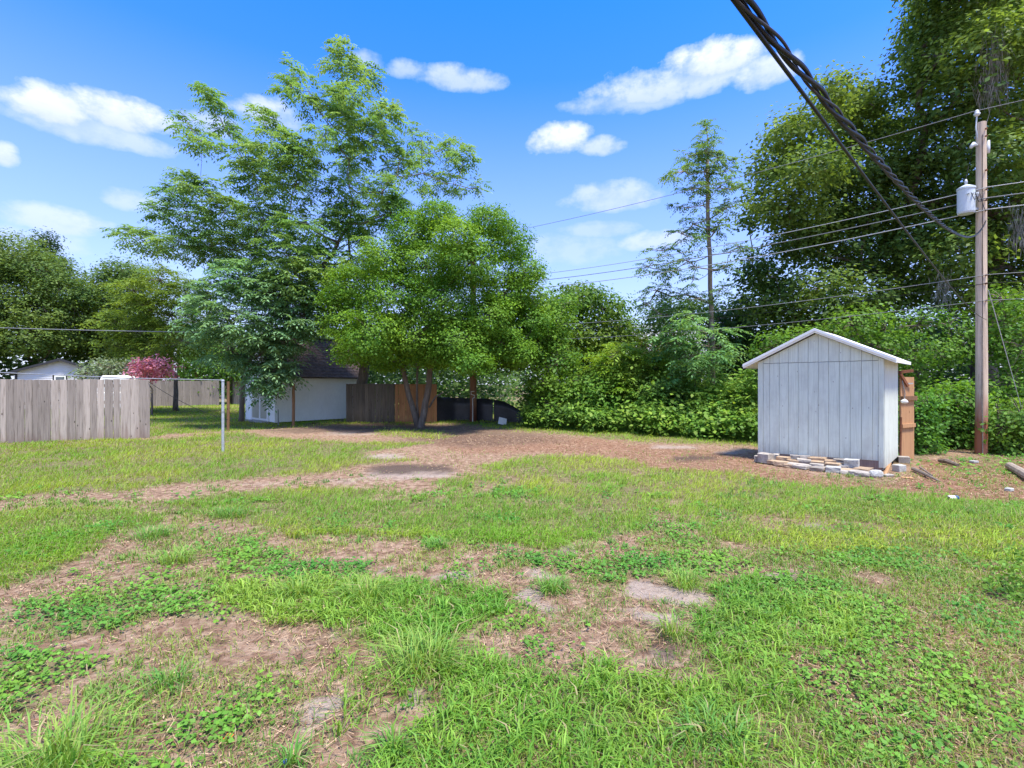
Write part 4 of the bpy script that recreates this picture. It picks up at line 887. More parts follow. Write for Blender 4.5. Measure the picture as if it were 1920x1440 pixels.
# ------------------------------------------------------------------ trees
def quads(pos, dr, nm, ln, wd, col):
    V, f, _, c = leaves_mesh(pos, dr, nm, ln, wd, col); return V, c
def rvec(r, n): return unit(r.normal(size=(n, 3)))
def perp(r, nm):
    d = r.normal(size=nm.shape); return unit(d - nm * np.sum(d * nm, 1, keepdims=True))
def foliage(style, C, out, r, size, cA, cB, kk):
    """C (n,3) cluster centres, out (n,3) outward directions -> verts, colours (quads)"""
    n = len(C); t = np.clip(.5 + .30 * n3(C, 1.3) + r.normal(size=n) * .18, 0, 1)
    base = np.asarray(cA)[None] * (1 - t[:, None]) + np.asarray(cB)[None] * t[:, None]
    if style == 'broad':      # rounded leaves, tilted outward and up
        k = kk; m = n * k
        off = r.normal(size=(m, 3)) * size * 1.8 * np.array([1, 1, .75]); off[:, 2] *= .6; p = np.repeat(C, k, 0) + off
        nm = unit(np.repeat(out, k, 0) * .8 + np.array([0, 0, .75]) + r.normal(size=(m, 3)) * .42); d = perp(r, nm)
        d = unit(d + np.array([0, 0, -.25])); nm = unit(np.cross(d, np.cross(nm, d)))
        c = np.repeat(base, k, 0) * (.7 + .6 * r.random(m))[:, None]
        ln = size * (.7 + .6 * r.random(m)); return quads(p, d, nm, ln, ln * .62, c)
    if style == 'small':      # oak: many small stiff leaves in flattish sprays
        k = kk; m = n * k
        ax = unit(out * .8 + np.array([0, 0, .15]) + r.normal(size=(n, 3)) * .5); a = r.random(m)[:, None]
        p = np.repeat(C, k, 0) + np.repeat(ax, k, 0) * (a - .5) * size * 4 + r.normal(size=(m, 3)) * size * np.array([1.5, 1.5, .6])
        nm = unit(np.array([0, 0, .9]) + np.repeat(out, k, 0) * .7 + r.normal(size=(m, 3)) * .45); d = perp(r, nm)
        c = np.repeat(base, k, 0) * (.65 + .7 * r.random(m))[:, None]; ln = size * (.7 + .6 * r.random(m)); return quads(p, d, nm, ln, ln * .6, c)
    if style == 'frond':      # feather leaves: rosette of drooping fronds with paired leaflets
        nf, npair = kk; m = n * nf; az_ = r.random(m) * 6.283; elv = r.uniform(-.25, .65, m)
        h = np.stack([np.cos(az_) * np.cos(elv), np.sin(az_) * np.cos(elv), np.sin(elv)], 1); h = unit(h + np.repeat(out, nf, 0) * .45)
        L = size * (.7 + .6 * r.random(m)); st = np.repeat(C, nf, 0); cb = np.repeat(base, nf, 0) * (.75 + .5 * r.random(m))[:, None]
        s = np.cross(h, np.array([0, 0, 1.])); s = unit(s); ps = []; ds = []; cs = []; ls = []
        for j in range(npair):
            f = (j + 1) / npair; q = st + h * (L * f)[:, None] + np.array([0, 0, -1.]) * (L * .42 * f * f)[:, None]; tang = unit(h + np.array([0, 0, -1.]) * .84 * f)
            for sg in ((-1, 1) if j < npair - 1 else (0,)):
                d = unit(tang * (.55 if sg else 1) + s * sg * .85 + np.array([0, 0, -.22]) + r.normal(size=(m, 3)) * .12)
                ps.append(q); ds.append(d); cs.append(cb * (.9 + .2 * r.random(m))[:, None]); ls.append(L * (.34 if sg else .3) * (1.15 - .5 * abs(f - .45)))
        p = np.concatenate(ps); d = np.concatenate(ds); c = np.concatenate(cs); l = np.concatenate(ls)
        nm = unit(np.cross(d, np.cross(np.array([[0, 0, 1.]]) + r.normal(size=p.shape) * .25, d))); return quads(p, d, nm, l, l * .36, c)

def blobs3(bl, Y0, D, back=True, r=None, rz=1.0):
    """(u, v, ru[, rv[, dy]]) read off the photograph -> 3-D ellipsoids spread over the depth of the crown"""
    us_ = np.array([b[0] for b in bl], float); u0 = (us_.min() + us_.max()) / 2; hw = max(1, (us_.max() - us_.min()) / 2); out = []
    for b in bl:
        u, v, ru = b[:3]; rv = b[3] if len(b) > 3 and b[3] else ru; q = max(.25, math.sqrt(max(0, 1 - ((u - u0) / (hw * 1.15)) ** 2)))
        dy = b[4] if len(b) > 4 else -D * q * r.uniform(.35, 1.0)
        for k, s_ in enumerate((1, -1) if back else (1,)):
            Yd = Y0 + dy * s_; c = P(u, v, Yd); a = ru / F * Yd; out.append((c.x, c.y, c.z, a, a, rv / F * Yd * rz, k))
    return out
def tree(name, label, base, Y0, D, bl, style, size, cA, cB, kk, dens, tr=.16, trunkpts=None, forkz=None, seed=1, back=True, bark=None, hole=.0, cat='tree', group=None, limbs=True, shell=.55, mat=None, leafname='crown', twig=True, extra3=None):
    big = cat == 'tree'; dens = dens * (2.3 if big else 1.4); size = size * {'small': 1.28, 'broad': 1.15, 'frond': 1.08}[style]
    r = np.random.default_rng(seed); B = blobs3(bl, Y0, D, back, r) + (extra3 or [])
    bx, by = base.x, base.y; t = empty(name, (bx, by, 0), label, cat, group)
    Cs = []; Os = []; owner = []
    for bi, (cx, cy, cz, ax, ay, az__, k) in enumerate(B):
        rr = (ax * ay * az__) ** (1 / 3); n = max(3, int(dens * 4 * math.pi * rr * rr * (.55 if k else 1)))
        d = rvec(r, n); q = shell + (1 - shell) * r.random(n) ** .6; lump = 1 + .22 * n3(d * 2.2 + bi * 3.1, 1.7)
        p = np.array([cx, cy, cz]) + d * np.array([ax, ay, az__]) * (q * lump)[:, None]
        keep = n3(p, 3.2) > hole - .9 * 1.0 if hole <= 0 else n3(p, 2.6 / max(size * 6, .4)) > hole - .8
        keep &= p[:, 2] > .06; Cs.append(p[keep]); Os.append(d[keep]); owner += [bi] * int(keep.sum())
    C = np.concatenate(Cs); O = np.concatenate(Os); owner = np.array(owner)
    V, cc = foliage(style, C, O, r, size, cA, cB, kk); V = V - np.array([bx, by, 0])
    V[:, 2] = np.maximum(V[:, 2], .01)
    o = npmesh(leafname, V, np.arange(len(V)), 4, cc, mat or M_leaf, t); o['kind'] = 'stuff'
    if not limbs: return t, B
    # trunk and limbs
    bark = bark or M_bark; tz = forkz or (min(b[2] for b in B) * .5 + .5 * np.mean([b[2] for b in B])) * .5
    nodes = []; par = []
    tp = trunkpts or [(0, 0, -.2), (0, 0, tz)]
    m = MB(); tp3 = [Vector(p_) for p_ in tp]; fine = []
    for i in range(len(tp3) - 1):
        for s_ in np.linspace(0, 1, 5)[:-1]: fine.append(tp3[i].lerp(tp3[i + 1], s_) + Vector((r.normal() * tr * .12, r.normal() * tr * .12, 0)) * (1 if i + s_ > 0 else 0))
    fine.append(tp3[-1]); zz_ = np.linspace(0, 1, len(fine)); m.tube(fine, [tr * (1.35 if q < .03 else 1.12 - .4 * q) for q in zz_], 12); m.build('trunk', bark, t, smooth=True)
    nodes = [fine[-1]] + [f_ for f_ in fine[len(fine) // 2:-1]]; par = [-1] * len(nodes); isn = [True] * len(nodes)
    order = sorted(range(len(B)), key=lambda i: (Vector(B[i][:3]) - Vector((bx, by, 0)) - fine[-1]).length)
    seg = []
    for i in order:
        c = Vector(B[i][:3]) - Vector((bx, by, 0)); best, bd = 0, 1e9
        for j, n_ in enumerate(nodes):
            dd = (c - n_).length + max(0, n_.z - c.z) * 1.2 + .12 * (n_ - fine[-1]).length
            if dd < bd: best, bd = j, dd
        a = nodes[best]; prev = best; L = (c - a).length
        for s_ in (.33, .66, 1.0):
            p_ = a.lerp(c, s_) + Vector((r.normal(), r.normal(), r.normal() * .5)) * L * .05 * (1 if s_ < 1 else 0) + Vector((0, 0, -.07 * L * math.sin(math.pi * s_)))
            nodes.append(p_); par.append(prev); prev = len(nodes) - 1
    wgt = [0.0] * len(nodes)
    for j in range(len(nodes) - 1, -1, -1):
        wgt[j] += 1
        if par[j] >= 0: wgt[par[j]] += wgt[j]
    w0 = max([1] + [wgt[j] for j in range(len(nodes)) if par[j] < 0]); m = MB()
    rad = lambda j: max(.010, tr * .55 * (wgt[j] / w0) ** .72)
    for j in range(len(nodes)):
        if par[j] >= 0: m.tube([nodes[par[j]], nodes[j]], [min(rad(par[j]), rad(j) * 1.25), rad(j)], 6, cap=False)
    if twig:
        step = max(1, len(C) // 260); cen = np.array([b[:3] for b in B])
        for q in range(0, len(C), step):
            a = Vector(cen[owner[q]]) - Vector((bx, by, 0)); b = Vector(C[q]) - Vector((bx, by, 0)); b.z = max(b.z, .02)
            m.tube([a, a.lerp(b, .5) + Vector((0, 0, .05 * (b - a).length)), b], [.014, .009, .004], 3, cap=False)
    m.build('branches', bark, t, smooth=True)
    return t, B

# colours (albedo): fresh yellow-green, mid green, blue-green, dark oak
FR0, FR1 = (.065, .19, .02), (.21, .36, .03); MG0, MG1 = (.07, .18, .025), (.17, .30, .04)
BG0, BG1 = (.10, .25, .10), (.22, .37, .17); OK0, OK1 = (.06, .13, .03), (.16, .24, .05)
FE0, FE1 = (.115, .25, .065), (.24, .37, .11)

# forked broadleaf tree in the middle
fk = G(786, 801)
bl = [(820, 405, 38, 30), (770, 440, 42), (855, 445, 45), (920, 415, 42, 32), (955, 460, 42), (985, 515, 36), (720, 488, 44), (800, 500, 55), (880, 495, 55), (945, 550, 45), (660, 535, 44), (740, 560, 55), (830, 568, 60), (912, 595, 52), (640, 598, 40), (700, 628, 55), (780, 632, 58),
      (862, 640, 55), (662, 662, 34, 28), (940, 642, 42), (730, 675, 38, 26), (885, 680, 40, 26), (820, 672, 36, 24), (1000, 600, 36), (630, 560, 28), (975, 660, 30)]
T1, _ = tree('broadleaf_tree', 'bushy bright green tree with forked trunk standing on dark soil with its canopy shade painted in', fk, 19.2, 3.0, [(b[0], b[1], b[2] * .97, (b[3] if len(b) > 3 else b[2]) * .84) for b in bl], 'broad', .078, FR0, FR1, 20, 10.5, tr=.13,
     trunkpts=[(.02, 0, -.2), (.14, 0, .4), (.35, -.05, 1.4), (.45, 0, 2.6), (.3, 0, 4.0)], seed=3, hole=.12, shell=.72)
for pts, r0 in (([(-.02, 0, -.1), (-.18, .02, .5), (-.42, 0, 1.3), (-.62, .05, 2.2), (-.8, 0, 3.2)], .115), ([(-.02, .08, -.1), (-.1, .1, .8), (-.12, .2, 1.6), (-.1, .2, 2.6)], .05), ([(.38, -.02, .75), (.62, -.03, 1.15), (.9, -.02, 1.32)], .035)):
    m = MB(); m.tube(pts, [r0 * (1.1 - .1 * i) for i in range(len(pts))], 10); m.build('stem', M_bark, T1, smooth=True)
for (dx, sx) in ((-.25, .3), (.3, .25), (.1, .2)):
    pass
# big feathery tree behind
bt = G(677, 790)
bl = [(647, 97, 22, 18), (633, 122, 26, 20), (670, 135, 24, 18), (692, 139, 30, 17), (563, 138, 24, 16), (540, 163, 24, 20), (580, 172, 20, 18), (596, 205, 30, 24), (640, 180, 28, 30), (667, 172, 30, 22), (647, 220, 44, 30), (726, 218, 34, 28), (700, 255, 40, 34), (610, 250, 34, 28),
      (790, 262, 40, 26), (830, 280, 42, 28), (868, 300, 34, 26), (794, 325, 46, 36), (892, 352, 24, 26), (750, 300, 40, 30), (850, 345, 36, 26),
      (390, 185, 34, 18), (350, 226, 34, 20), (414, 222, 34, 22), (493, 222, 32, 20), (378, 265, 30, 24), (445, 275, 44, 34), (517, 272, 48, 36), (560, 295, 44, 36), (477, 330, 56, 40), (556, 345, 60, 44), (655, 300, 44, 40), (655, 350, 58, 44), (715, 362, 54, 40),
      (340, 335, 28, 16), (319, 361, 34, 20), (378, 352, 44, 26), (295, 392, 28, 20), (350, 405, 46, 28), (422, 400, 56, 36), (497, 416, 58, 40), (576, 420, 54, 40), (655, 420, 50, 40), (734, 400, 44, 36), (247, 442, 24, 16), (282, 452, 30, 20), (335, 458, 36, 24), (398, 462, 44, 30), (460, 465, 50, 34),
      (536, 480, 58, 36), (606, 495, 54, 36), (680, 480, 40, 34), (585, 560, 50, 44), (560, 520, 50, 40)]
T2, _ = tree('feathery_tree', 'tallest spreading feathery-leaved tree, rising behind the forked tree', bt, 22.0, 3.6, [(b[0], b[1], b[2] * (.84 if b[1] < 420 else 1), b[3] * (.84 if b[1] < 420 else 1)) for b in bl], 'frond', .46, FE0, FE1, (6, 5), 1.6, tr=.24,
     trunkpts=[(.1, 0, -.2), (-.12, 0, .7), (.1, .1, 2.0), (-.1, .4, 4.0), (-.3, .6, 5.5)], seed=5, bark=M_bark, hole=.25, shell=.35)
# low blue-green boughs over the white shed
bl = [(450, 520, 50, 34), (400, 560, 40, 32), (500, 545, 50, 34), (385, 612, 38, 28), (440, 600, 50, 34), (505, 610, 54, 38), (570, 590, 50, 40), (430, 655, 40, 28), (490, 665, 48, 34), (540, 640, 34, 24), (498, 705, 34, 26), (520, 690, 30, 22), (492, 738, 16, 10), (540, 560, 46, 34), (360, 600, 20, 18)]
tree('mimosa_tree', 'blue-green feathery tree drooping over the door of the white shed', GX(452, 21.5), 19.3, 1.4, bl, 'frond', .48, BG0, BG1, (6, 5), 1.8, tr=.10, trunkpts=[(0, 0, -.2), (.2, -.2, 1.6), (.9, -.8, 3.2)], seed=8, hole=.05, shell=.4)
# yellow-green and dark trees on the left
bl = [(250, 545, 36, 22), (300, 525, 40, 26), (215, 605, 36, 20), (262, 618, 40, 26), (320, 590, 46, 32), (345, 640, 46, 30), (222, 650, 26, 16), (290, 655, 34, 22), (350, 555, 40, 30), (270, 575, 34, 24), (390, 600, 36, 36)]
tree('feathery_tree', 'yellow-green feathery tree above the pink blossoms left of the white shed', GX(330, 30), 29, 2.5, bl, 'frond', .55, (.09, .17, .02), (.19, .27, .04), (6, 4), 1.3, tr=.14, seed=11, hole=.2)
bl = [(-90, 470, 70, 50), (-40, 500, 70, 50), (20, 480, 60, 45), (75, 510, 56, 40), (110, 545, 46, 36), (20, 560, 66, 44), (80, 580, 56, 40), (140, 580, 40, 30), (-60, 580, 70, 50), (50, 630, 60, 34), (120, 632, 40, 26), (-40, 640, 60, 36), (160, 550, 26, 20)]
tree('live_oak', 'dark spreading oak at the far left above the neighbouring house', GX(60, 47), 44, 4, bl, 'small', .17, OK0, (.17, .24, .04), 10, 2.3, tr=.35, seed=12, hole=.05)
bl = [(86, 455, 18, 20), (75, 480, 18, 16), (105, 495, 22, 18), (95, 520, 22, 22), (60, 500, 20, 18)]
tree('pin_oak', 'narrow dark treetop poking above the far left oak', GX(90, 53), 52, 1, bl, 'small', .2, (.025, .06, .02), (.05, .10, .03), 10, 2.2, tr=.2, seed=13)
bl = [(190, 540, 40, 32), (230, 510, 36, 20), (170, 590, 44, 34), (225, 560, 44, 34), (150, 640, 40, 34), (200, 640, 50, 36), (260, 520, 30, 22), (250, 600, 44, 40), (290, 640, 50, 40)]
tree('dark_tree', 'dull dark tree mass behind the yellow-green tree', GX(200, 49), 48, 2, bl, 'small', .2, OK0, OK1, 10, 2.0, tr=.25, seed=14)
bl = [(210, 690, 26, 14), (190, 684, 20, 10), (240, 684, 26, 16), (160, 700, 20, 8)]
tree('white_flowered_bush', 'bush with pale whitish blossom left of the pink blossoms', GX(230, 34), 33, .8, bl, 'broad', .16, (.10, .17, .05), (.36, .42, .30), 9, 4, tr=.05, seed=15, cat='bush')
bl = [(268, 692, 13, 9), (298, 688, 14, 9), (282, 681, 13, 6), (256, 698, 8, 6), (308, 702, 10, 7), (280, 704, 14, 7), (300, 676, 8, 5), (266, 680, 8, 5), (314, 690, 7, 5)]
tree('flowering_bush', 'pink blossoming crape myrtle above the grey fence', GX(285, 26), 25.5, .5, bl, 'broad', .13, (.60, .17, .25), (.80, .36, .42), 8, 12, tr=.05, seed=16, cat='bush', mat=M_flower)
bl = [(345, 690, 30, 20), (380, 670, 40, 28), (430, 690, 40, 26), (470, 700, 34, 20), (400, 710, 40, 20), (430, 650, 46, 40), (330, 700, 18, 14), (350, 720, 20, 14), (400, 735, 30, 14)]
tree('leafy_bush', 'mid green bushes over the far fence behind the steel post', GX(390, 43), 41.5, 1.5, bl, 'broad', .2, MG0, MG1, 9, 2.6, tr=.08, seed=17, cat='bush')
m = MB(); m.tube([(0, 0, 0), (.02, 0, 1.5), (-.03, 0, 3.0), (0, 0, 4.3)], [.13, .12, .11, .09], 10)
tag(m.build('pale_tree_trunk', M_porc, loc=GX(329, 37.5)), 'pale bleached tree trunk standing behind the far fence', 'tree trunk')
m = MB(); m.tube([(0, 0, 0), (.05, 0, 1.5), (.12, 0, 2.6), (.2, 0, 3.1)], [.22, .2, .17, .06], 10)
tag(m.build('broken_trunk', M_fencenew, loc=GX(366, 41)), 'short orange-brown broken trunk behind the far fence', 'tree trunk')
m = MB(); m.tube([(0, 0, 0), (.05, 0, 2.5), (.0, 0, 5)], [.2, .18, .17], 10)
tag(m.build('shaded_trunk', M_bark, loc=GX(433, 41)), 'dark trunk in the gap between the two far fence sections', 'tree trunk')

# middle background, right of the forked tree
bl = [(1090, 555, 42, 26), (1130, 580, 46, 30), (1050, 585, 40, 30), (1160, 618, 36, 28), (1110, 630, 50, 36), (1060, 650, 46, 40), (1170, 640, 24, 20), (1100, 690, 50, 40), (1150, 690, 40, 36)]
tree('broadleaf_tree', 'rounded olive-green tree right of the forked tree, just under the power lines', GX(1110, 27), 25.5, 2.2, bl, 'broad', .16, (.06, .15, .02), (.19, .28, .035), 11, 3.4, tr=.13, seed=21, hole=.0)
bl = [(955, 600, 46), (1000, 570, 40, 34), (1010, 640, 46, 40), (975, 665, 40, 30), (1035, 610, 40, 34), (1045, 680, 40, 36), (1018, 715, 30, 26), (925, 675, 28, 20), (905, 660, 30, 24), (1060, 570, 24, 20)]
tree('broadleaf_tree', 'mid green vine-hung tree leaning over the black sheet screen', GX(1010, 20.5), 20.3, 1.8, bl, 'broad', .12, MG0, (.19, .33, .035), 13, 5, tr=.10, trunkpts=[(0, 0, -.1), (.1, 0, 1.0), (.35, 0, 2.2)], seed=22, bark=M_barkpale, hole=.1)
bl = [(1090, 715, 28, 24), (1080, 750, 36, 26), (1110, 770, 34, 22), (1060, 775, 34, 22), (1075, 740, 20, 30), (1040, 765, 30, 20), (1095, 790, 36, 14), (1018, 775, 22, 20)]
tree('vine_bush', 'rounded vine-covered bush at the end of the black sheet screen', GX(1080, 19.6), 19.3, .9, bl, 'broad', .11, MG0, (.20, .34, .035), 13, 7, tr=.05, seed=23, cat='bush')
bl = [(1290, 745, 34, 20), (1250, 700, 40, 26), (1150, 670, 44, 26), (1150, 700, 44, 30), (1200, 690, 44, 34), (1180, 740, 50, 30), (1240, 730, 40, 34), (1120, 740, 34, 26), (1230, 690, 36, 26)]
tree('feathery_bush', 'bright yellow-green feathery bush in the middle of the brush', GX(1180, 19.5), 19.2, 1.2, bl, 'frond', .42, (.15, .30, .02), (.30, .42, .05), (6, 4), 4.6, tr=.05, seed=24, cat='bush')
bl = [(1215, 665, 30, 30), (1245, 640, 24, 24), (1225, 700, 26, 30), (1250, 680, 24, 26), (1200, 640, 20, 14)]
tree('olive_tree', 'dull yellowish thin tree seen under the gap in the trees', GX(1230, 27), 26.5, 1, bl, 'small', .13, (.10, .13, .03), (.24, .25, .06), 9, 4, tr=.09, seed=25, hole=.1)
# slender tree
sb = GX(1334, 17.6)
bl = [(1326, 240, 22, 9), (1328, 262, 18, 10), (1310, 290, 30, 13), (1345, 296, 28, 13), (1325, 285, 20, 10), (1290, 322, 30, 14), (1355, 322, 24, 12), (1322, 322, 22, 14), (1300, 355, 28, 14), (1345, 352, 24, 12), (1378, 352, 16, 7), (1285, 388, 26, 14), (1320, 385, 24, 14), (1358, 390, 26, 13), (1305, 420, 26, 12), (1345, 425, 28, 12), (1285, 438, 20, 12), (1315, 448, 20, 14),
      (1240, 470, 26, 14), (1215, 500, 22, 13), (1255, 505, 30, 16), (1290, 490, 24, 14), (1385, 462, 28, 11), (1360, 500, 24, 14), (1300, 525, 26, 14), (1232, 545, 28, 16), (1212, 570, 18, 12), (1270, 560, 26, 16), (1350, 545, 22, 16), (1310, 560, 18, 16), (1240, 590, 24, 10)]
tree('slender_tree', 'slender straight-trunked tree with airy tiered foliage standing alone against the sky', sb, 17.6, 1.0, [(b[0] - (1334 - b[0]) * .16, b[1], b[2] * 1.0, b[3] * .85) if b[1] < 455 else (b[0], b[1], b[2] * .9, b[3] * .8) for b in bl], 'frond', .32, (.09, .20, .06), (.19, .30, .09), (6, 5), 1.9, tr=.085, trunkpts=[(0, 0, -.1), (.05, 0, 2.5), (-.02, 0, 4.5), (-.1, 0, 6.8), (-.15, 0, 9.6)], seed=26, bark=M_barkpale, shell=.3, hole=.1)
bl = [(1300, 600, 34, 14), (1325, 625, 44, 13), (1270, 640, 44, 13), (1330, 650, 50, 13), (1290, 668, 50, 13), (1340, 680, 44, 13), (1300, 700, 44, 14), (1260, 620, 30, 12)]
tree('feathery_sapling', 'blue-green sapling with layered feathery leaves before the slender trunk', GX(1305, 16.9), 16.8, .8, bl, 'frond', .46, (.10, .26, .08), (.21, .38, .13), (6, 5), .9, tr=.04, seed=27)
bl = [(1250, 590, 36, 30), (1230, 625, 24, 24), (1290, 580, 30, 24), (1270, 650, 34, 34), (1350, 600, 40, 40), (1395, 600, 34, 44), (1380, 660, 40, 44), (1340, 650, 30, 40), (1420, 660, 34, 46), (1400, 720, 40, 36), (1360, 720, 36, 30)]
tree('dark_tree', 'dark green thicket tree behind the feathery sapling', GX(1360, 21.5), 21, 1.2, bl, 'broad', .13, (.045, .12, .03), (.12, .21, .045), 12, 4.2, tr=.1, seed=28, hole=.05)

# oaks at the right
bl = [(1560, 165, 34, 26), (1600, 190, 40, 30), (1640, 200, 34, 30), (1540, 225, 44, 34), (1485, 250, 42, 34), (1600, 250, 54, 38), (1660, 250, 36, 34), (1445, 305, 38, 32), (1515, 315, 60, 42), (1595, 325, 60, 42), (1660, 320, 46, 40), (1425, 370, 32, 26), (1475, 390, 50, 36), (1550, 405, 60, 42),
      (1630, 400, 56, 42), (1410, 405, 22, 18), (1500, 455, 50, 32), (1580, 485, 60, 40), (1655, 480, 54, 42), (1535, 540, 54, 36), (1620, 560, 54, 36), (1455, 520, 44, 34), (1430, 565, 40, 34), (1490, 600, 44, 34), (1410, 500, 26, 24), (1560, 590, 46, 30), (1700, 430, 40, 40), (1700, 540, 46, 40)]
tree('live_oak', 'large dark oak behind the pale shed, reaching above the power lines', GX(1580, 20.5), 20, 3.6, bl, 'small', .128, OK0, (.20, .29, .05), 16, 4.8, tr=.30, trunkpts=[(0, 0, -.2), (.1, 0, 2.0), (-.1, 0, 3.8)], seed=31, hole=.42, shell=.65)
bl = [(1735, 30, 40, 44), (1790, 10, 60, 50), (1860, 0, 70, 60), (1720, 95, 36, 40), (1770, 100, 56, 46), (1850, 100, 70, 56), (1935, 80, 70, 60), (1725, 165, 40, 36), (1790, 190, 60, 46), (1870, 200, 66, 54), (1950, 200, 70, 60), (1735, 240, 40, 34), (1800, 280, 60, 46), (1880, 300, 64, 52), (1960, 320, 70, 60),
      (1720, 310, 44, 40), (1710, 380, 50, 40), (1780, 370, 60, 46), (1870, 400, 64, 50), (1960, 430, 70, 60), (1730, 450, 56, 40), (1800, 470, 60, 44), (1890, 500, 64, 46), (1980, 530, 70, 60), (1760, -60, 60, 50), (1850, -90, 80, 60), (1950, -60, 90, 70), (1750, 530, 50, 34), (1840, 560, 60, 34), (2050, 150, 80, 90), (2060, 380, 80, 90), (2050, -50, 90, 80)]
T3, ob = tree('live_oak', 'giant oak filling the upper right corner behind the utility pole', GX(1850, 19.5), 18.5, 3.6, bl, 'small', .128, OK0, (.20, .29, .05), 16, 4.0, tr=.42, trunkpts=[(0, 0, -.2), (-.2, 0, 2.2), (.1, 0, 5.0), (.3, 0, 7.5)], seed=32, hole=.42, shell=.65)
# beards of grey moss on that oak
r = np.random.default_rng(4)
for (u, v, Yd, hl) in ((1862, 90, 14.6, 1.5), (1850, 150, 14.7, 1.1), (1874, 130, 14.8, 1.2), (1768, 540, 15.5, .8), (1910, 420, 14.8, 1.0)):
    c = P(u, v, Yd); n = 200; x0 = r.normal(size=(n, 3)) * np.array([.14, .12, .35]); L = hl * (.3 + .7 * r.random(n)); p = np.array(c) + x0
    nm = unit(np.stack([r.normal(size=n), r.normal(size=n) - .3, np.zeros(n)], 1)); d = unit(np.stack([r.normal(size=n) * .16, r.normal(size=n) * .16, -np.ones(n)], 1))
    o_ = np.array(T3.location); V, f, nper, cc = leaves_mesh(p - o_, d, nm, L * .55, .010 + .014 * r.random(n), mixcol((.17, .16, .13), (.30, .29, .25), r.random(n)))
    o = npmesh('hanging_moss', V, f, nper, cc, M_litter, T3); o['kind'] = 'stuff'
bl = [(1600, 610, 44, 34), (1660, 615, 46, 36), (1720, 610, 46, 36), (1780, 610, 46, 34), (1700, 660, 44, 34), (1760, 660, 44, 30), (1820, 640, 36, 40), (1640, 650, 40, 30), (1560, 630, 34, 26), (1720, 700, 26, 24), (1500, 640, 44, 30), (1450, 650, 36, 30)]
tree('vine_bush', 'wide leafy thicket directly behind the pale shed roof', GX(1700, 15.2), 15.0, .9, bl, 'broad', .10, (.06, .17, .025), (.16, .30, .035), 13, 7.5, tr=.10, seed=33, hole=.5, cat='bush')
bl = [(1880, 600, 40, 36), (1920, 650, 46, 44), (1870, 650, 30, 36), (1900, 720, 46, 40), (1960, 600, 60, 60), (1980, 720, 60, 60), (1880, 560, 36, 26)]
tree('vine_bush', 'leafy thicket right of the utility pole', GX(1930, 14.8), 14.6, .9, bl, 'broad', .10, (.065, .18, .025), (.17, .31, .035), 12, 6.5, tr=.08, seed=34, hole=.1, cat='bush')
bl = [(1722, 790, 20, 44), (1712, 830, 16, 30), (1740, 770, 22, 36), (1716, 760, 14, 22), (1732, 835, 22, 18)]
tree('tall_weeds', 'tall narrow-leaved weeds crowding the right side of the shed', GX(1722, 12.0), 12.0, .35, bl, 'broad', .075, (.07, .21, .03), (.16, .33, .045), 13, 26, tr=.015, seed=35, cat='plant', twig=True)
bl = [(1790, 750, 34, 36), (1770, 800, 30, 30), (1815, 790, 26, 34), (1800, 830, 24, 16), (1765, 745, 24, 24), (1820, 740, 20, 26), (1755, 830, 20, 16)]
tree('leafy_bush', 'glossy green bush between the shed and the utility pole', GX(1790, 13.0), 13.0, .5, bl, 'broad', .085, MG0, (.17, .33, .035), 13, 18, tr=.03, seed=36, cat='bush')
bl = [(1880, 800, 30, 30), (1915, 780, 34, 40), (1900, 835, 36, 22), (1870, 770, 20, 26), (1960, 800, 50, 50), (1870, 835, 16, 14)]
tree('leafy_bush', 'low ferny bush right of the utility pole foot', GX(1905, 11.9), 11.9, .5, bl, 'broad', .08, MG0, (.20, .34, .04), 13, 18, tr=.03, seed=37, cat='bush')
bl = [(1915, 1080, 36, 50), (1890, 1130, 30, 24), (1925, 1030, 26, 36), (1950, 1110, 50, 60), (1900, 1170, 30, 20)]
tree('leafy_weed', 'yellow-green broad-leaved weed at the right edge in the foreground', GX(1925, 3.9), 3.9, .16, bl, 'broad', .036, (.12, .25, .03), (.25, .36, .05), 6, 42, tr=.008, seed=38, cat='plant', shell=.1, limbs=False)

# brush mass along the back, kept in one piece: nobody could count it
r = np.random.default_rng(9); n = 20000
u = r.uniform(988, 1425, n); f = r.random(n); Yf = 18.9 - (u - 980) / 440 * 4.9 + (fbm(u * .035, u * .01, 3) - .5) * 2.2; Yd = Yf + r.random(n) ** 1.5 * 4.5
hmax = np.clip((Yd - Yf) * .8, 0, .9) + .22 + .7 * fbm(u * .03, Yd * .8, 3) + .9 * np.clip(fbm(u * .012 + 7, Yd * .5, 3) - .45, 0, 1) * 3 * ((Yd - Yf) > .6)
z = hmax * (.25 + .75 * r.random(n) ** .7); C = np.stack([(u - 960) / F * Yd, Yd, z], 1)
uR = r.uniform(1690, 2250, 12000); YR = 13.4 + r.random(12000) * 4 - (uR - 1700) / 600 * 1.2; zR = (.5 + .8 * fbm(uR * .02, YR, 3) + (YR - 13) * .12) * (.15 + .85 * r.random(12000))
C = np.concatenate([C, np.stack([(uR - 960) / F * YR, YR, zR], 1)])
kind_ = n3(C * np.array([1, 1, .5]), .9); o3 = np.array([[0, -.6, .5]]); pk = r.random(len(C)); gA = (kind_ < .1) & (pk < .55); gB = (kind_ >= .1) & (kind_ < .5) & (pk < .16); gC = (kind_ >= .5) & (pk < .5)
VA, cA_ = foliage('broad', C[gA], np.repeat(o3, gA.sum(), 0), r, .115, (.07, .19, .025), (.21, .37, .04), 5)
VB, cB_ = foliage('frond', C[gB], np.repeat(o3, gB.sum(), 0), r, .36, (.10, .24, .04), (.24, .38, .06), (4, 4))
